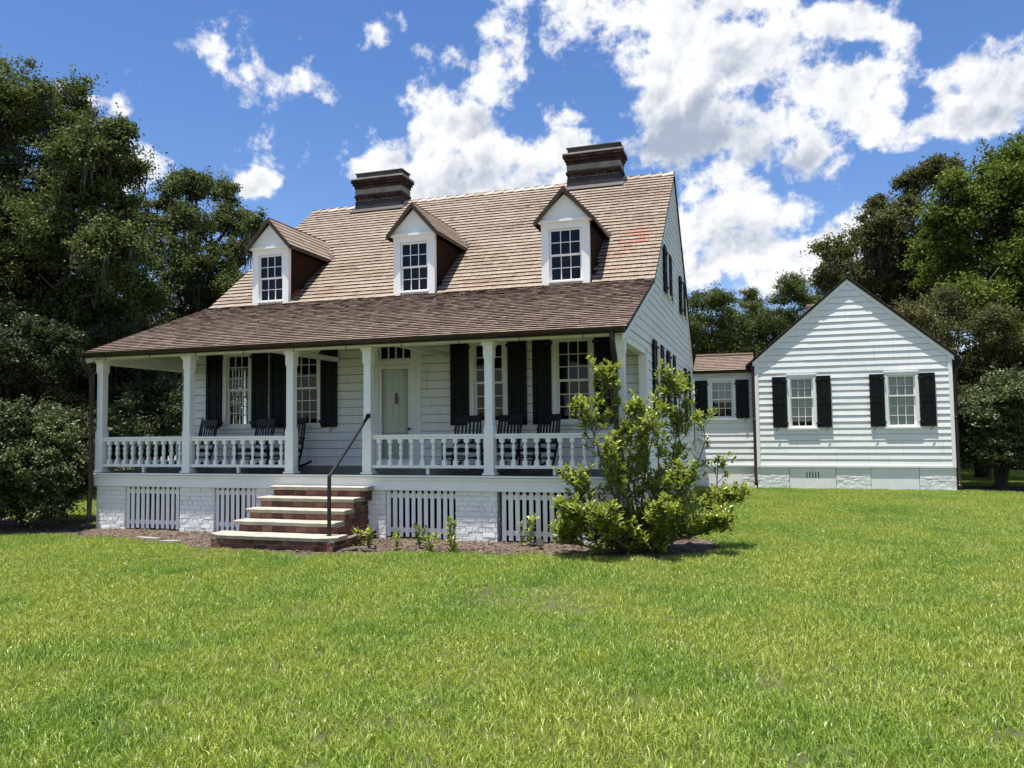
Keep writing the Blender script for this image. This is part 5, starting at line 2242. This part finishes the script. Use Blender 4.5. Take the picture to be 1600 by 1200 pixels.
tree('camellia_bush', 'rounded glossy camellia bush with low forked trunk, left of the porch corner', 'bush',
     ball_clumps((-11.75, -.1), 1.45, 1.08, 1.36, 50, 21, .36) + [(Vector((-10.75, -.35, .62)), .36), (Vector((-10.55, -.25, 1.15)), .34), (Vector((-10.45, -.45, 1.60)), .34), (Vector((-10.30, -.50, 1.10)), .30), (Vector((-10.65, -.5, .55)), .30), (Vector((-11.4, -.7, .5)), .32), (Vector((-10.75, -.3, 2.0)), .3)],
     (-11.75, -.05, 0.0), 'camellia', 121, (.085, .05), 1.15, .20, .085, per=62, trunks=4, up=.5)
tree('camellia_bush', 'rounded glossy camellia bush beyond the right corner of the wing', 'bush',
     ball_clumps((8.7, 13.4), 1.75, 1.45, 1.85, 52, 22, .5) + [(Vector((7.6, 13.2, .95)), .4), (Vector((9.6, 13.0, .8)), .45)], (8.35, 13.35, 0.0), 'camellia', 122, (.10, .06), 1.1, .25, .07, per=70, trunks=4, up=.5)
"""the bush in front of the right porch corner"""


def leafy_shoots(root, name, mat, shoots, r, L=.085, W=.030, per=(8, 13)):
    """whorls of long oval leaves at the shoot tips; shoots: (tip, direction, size)"""
    V, F, T = [], [], []
    for tip, d, sz in shoots:
        d = Vector(d).normalized()
        s = d.cross(Vector((r.normal(), r.normal(), r.normal()))).normalized()
        t = d.cross(s)
        tone0 = r.normal(.45, .13)
        n = int(r.integers(per[0], per[1]))
        for k in range(n):
            a = k * 2.4 + r.normal(0, .3)
            out = (s * math.cos(a) + t * math.sin(a))
            h = k / n
            op = .35 + (1 - h) * .85 + r.normal(0, .15)
            ld = (d * math.cos(op) + out * math.sin(op)).normalized()
            base = Vector(tip) - d * (1 - h) * .085 * sz
            ln = L * sz * r.uniform(.7, 1.2) * (1 - .35 * h)
            wd = W * sz * r.uniform(.8, 1.2)
            side = ld.cross(d)
            if side.length < 1e-3:
                continue
            side.normalize()
            nr = side.cross(ld)
            i = len(V)
            droop = nr * (-ln * r.uniform(.02, .16))
            pts = [base, base + ld * ln * .35 + side * wd * .5 + nr * wd * .16, base + ld * ln * .75 + side * wd * .42 + nr * wd * .12 + droop * .5, base + ld * ln + droop,
                   base + ld * ln * .75 - side * wd * .42 + nr * wd * .12 + droop * .5, base + ld * ln * .35 - side * wd * .5 + nr * wd * .16,
                   base + ld * ln * .35, base + ld * ln * .75 + droop * .5]
            V += [tuple(p) for p in pts]
            F += [(i, i + 6, i + 1), (i + 6, i + 7, i + 2, i + 1), (i + 7, i + 3, i + 2), (i, i + 5, i + 6), (i + 5, i + 4, i + 7, i + 6), (i + 4, i + 3, i + 7)]
            tt = min(1, max(0, tone0 + r.normal(0, .14) + .18 * h))
            T += [tt] * 6
    m = MB()
    m.v, m.f, m.t = V, F, T
    return m.build(name, mat, root, smooth=True)


def anise_bush():
    r = np.random.default_rng(55)
    root = tag(empty('evergreen_bush', (.33, -.45, .03)), 'sunlit open evergreen bush with long oval leaves, standing before the right porch corner', 'bush')
    wood = MB()
    shoots = []
    # main stems: lateral target in the photograph's plane, with depth, and their side growth
    DD = 11.25
    stems = [((992, 872), [(985, 810), (978, 760), (985, 700), (992, 640)], -.2, .9), ((998, 872), [(1012, 800), (1030, 760), (1028, 700), (1015, 640)], -.3, .8), ((985, 870), [(990, 800), (975, 720), (958, 640), (950, 585)], 0.0, 1.0), ((1000, 870), [(1002, 790), (1010, 720), (1030, 650), (1048, 590)], .1, 1.0),
             ((1005, 870), [(1030, 800), (1050, 720), (1062, 650), (1060, 600)], .3, .8), ((990, 870), [(965, 790), (940, 720), (925, 670), (915, 640)], -.25, .9),
             ((1012, 868), [(1060, 800), (1085, 740), (1102, 690), (1098, 655)], .25, .45), ((1012, 868), [(1070, 820), (1105, 790), (1120, 760), (1122, 715)], .35, .4),
             ((980, 872), [(950, 830), (925, 800), (905, 770), (897, 748)], -.35, .55), ((1018, 866), [(1070, 830), (1110, 805), (1135, 790), (1150, 778)], .1, .8),
             ((985, 872), [(940, 845), (915, 830), (900, 815), (893, 800)], -.5, .8), ((1000, 872), [(1000, 820), (990, 760), (1000, 700), (1010, 660)], -.4, .9),
             ((1012, 870), [(1050, 845), (1090, 835), (1115, 825), (1130, 815)], -.45, .9), ((990, 874), [(970, 830), (975, 780), (960, 740), (945, 700)], -.5, .9),
             ((1005, 874), [(1030, 840), (1050, 800), (1060, 770), (1070, 750)], -.5, .9), ((985, 874), [(930, 858), (905, 850), (890, 842), (884, 836)], -.3, .6),
             ((1000, 874), [(1010, 850), (1020, 830), (1030, 815), (1040, 800)], -.75, .9), ((992, 874), [(975, 855), (960, 840), (945, 825), (940, 805)], -.8, .9),
             ((1008, 872), [(1020, 790), (1050, 740), (1062, 690), (1050, 640)], .5, .8)]
    for b, line, dep, vig in stems:
        pts = [Vector(at(b[0], b[1], DD)) + FW * .05 * dep]
        pts[0].z = .0
        for i, (px, py) in enumerate(line):
            pts.append(at(px, py, DD + dep * (i + 1) / 4 + r.normal(0, .05)))
        wood.tube([tuple(p) for p in pts], [.020, .017, .013, .009, .005], 6)
        segs = list(zip(pts, pts[1:]))
        d_end = (pts[-1] - pts[-2]).normalized()
        shoots.append((pts[-1], d_end + Vector((0, 0, .4)), 1.15))
        nside = int((50 if pts[-1].z > 1.3 else 84) * vig)
        for _ in range(nside):
            k = r.integers(0, 4) if r.random() < .75 else 3
            a, b2 = segs[k]
            p = a + (b2 - a) * r.random()
            ax = (b2 - a).normalized()
            hz_ = Vector((r.normal(), r.normal(), r.normal() * .3)).normalized()
            dirv = (ax * .55 + hz_ * .9 + Vector((0, 0, .5))).normalized()
            ln = r.uniform(.10, .40) * (1.15 if k < 2 else .8)
            tip = p + dirv * ln
            if tip.z < .12:
                tip.z = .12 + r.random() * .15
            mid = p + dirv * ln * .5 - Vector((0, 0, .02))
            wood.tube([tuple(p), tuple(mid), tuple(tip)], [.006, .005, .003], 5, cap=False)
            shoots.append((tip, dirv * .6 + Vector((0, 0, .75)), r.uniform(.7, 1.35)))
            for _ in range(int(r.integers(1, 4))):
                q = mid + (tip - mid) * r.random()
                h2 = Vector((r.normal(), r.normal(), abs(r.normal()) + .2)).normalized()
                t2 = q + h2 * r.uniform(.06, .16)
                wood.tube([tuple(q), tuple(t2)], [.004, .0025], 4, cap=False)
                shoots.append((t2, h2 * .6 + Vector((0, 0, .6)), r.uniform(.7, 1.05)))
    base = Vector((.33, -.45, .03))
    wood.v = [(v[0] - base.x, v[1] - base.y, v[2] - base.z) for v in wood.v]
    wood.build('stem', 'twig', root, smooth=True)
    leafy_shoots(root, 'foliage', 'magnolia', [(Vector(t) - base, d, s) for t, d, s in shoots], r, .100, .035, (4, 10))


anise_bush()

# young plants in the mulch bed
for i, (x, y, h, n, mt, lab) in enumerate([
        (-4.02, -.75, .26, 3, 'magnolia', 'low leafy plant against the brick side of the steps'),
        (-3.72, -1.02, .36, 3, 'seedling', 'young leafy plant by the dark slates right of the steps'),
        (-3.28, -.95, .26, 2, 'magnolia', 'thin sparse young plant in front of the left end of the third lattice'),
        (-2.96, -.85, .36, 3, 'seedling', 'pair of pale sprigs in the mulch before the middle of the third lattice'),
        (-2.72, -1.05, .28, 5, 'seedling', 'yellowish bushy young plant in the mulch, lowest of the row'),
        (-2.46, -.85, .52, 3, 'seedling', 'tallest yellow green sprig beside the brick pier right of the steps'),
        (-2.30, -1.0, .24, 3, 'seedling', 'small yellow sprig in front of the wide brick pier'),
        (-1.52, -.30, .38, 2, 'seedling', 'pale upright sprig at the left of the pair before the last lattice'),
        (-1.38, -.34, .48, 2, 'seedling', 'taller pale upright sprig beside the round ground lamp')]):
    r = np.random.default_rng(300 + i)
    root = tag(empty('young_plant', (x, y, float(ground_z(x, y)))), lab, 'plant', 'young plants in the mulch bed')
    w = MB()
    sh = []
    for k in range(n):
        t = Vector((r.normal(0, .07), r.normal(0, .06), h * r.uniform(.7, 1)))
        w.tube([(0, 0, -.02), tuple(t * .5 + Vector((r.normal(0, .01), 0, 0))), tuple(t)], [.006, .005, .003], 5, cap=False)
        for q in np.linspace(.35, 1, max(2, int(h / .10))):
            sh.append((t * float(q), Vector((r.normal(0, .3), r.normal(0, .3), 1)), r.uniform(.7, 1.0)))
    w.build('stem', 'twig', root)
    leafy_shoots(root, 'foliage', mt, sh, r, .13, .042, (4, 8))

# ground lamp and loose slates in the bed
lx, ly = -1.18, -.52
lz = float(ground_z(lx, ly))
lamp = tag(empty('ground_lamp', (lx, ly, lz)), 'small round dark ground spotlight in the mulch below the last lattice panel', 'lamp')
m = MB()
ax = Vector((.25, -.9, .35)).normalized()
c0 = Vector((0, .04, .075))
m.tube([tuple(c0), tuple(c0 + ax * .03), tuple(c0 + ax * .10), tuple(c0 + ax * .105)], [.035, .055, .062, .062], 14)
m.build('housing', 'iron', lamp)
m = MB()
m.tube([tuple(c0 + ax * .1055), tuple(c0 + ax * .110)], [.052, .052], 14)
m.build('lens', 'slate', lamp)
m = MB()
m.tube([(0, .05, -.04), (0, .05, .06)], .010, 6)
m.build('stake', 'iron', lamp)
for i, (x, y, a, l, w, lab) in enumerate([(-3.98, -1.25, .2, .36, .20, 'dark flat slate in the bed closest to the bottom step'),
                                          (-3.62, -1.22, -.3, .30, .16, 'second dark flat slate, right of the one by the steps'),
                                          (-7.95, -.92, .1, .50, .14, 'pale flat stone at the lawn edge left of the steps'),
                                          (-7.30, -1.12, -.15, .46, .13, 'pale flat stone nearest the left end of the bottom step')]):
    m = MB()
    k = 8
    pts = []
    for j in range(k):
        t = 2 * math.pi * j / k
        rr = 1 + rnd.uniform(-.18, .18)
        pts.append((l / 2 * math.cos(t) * rr, w / 2 * math.sin(t) * rr))
    F = lambda u, n, z: Vector((u, z, n))
    m.prism(pts, F, 0.0, .028)
    o = m.build('flat_stone', 'slate' if i < 2 else 'slab')
    o.location = (x, y, float(ground_z(x, y)) + .004)
    o.rotation_euler = (R(rnd.uniform(-4, 4)), R(rnd.uniform(-4, 4)), a)
    tag(o, lab, 'stone', 'flat stones in the bed')
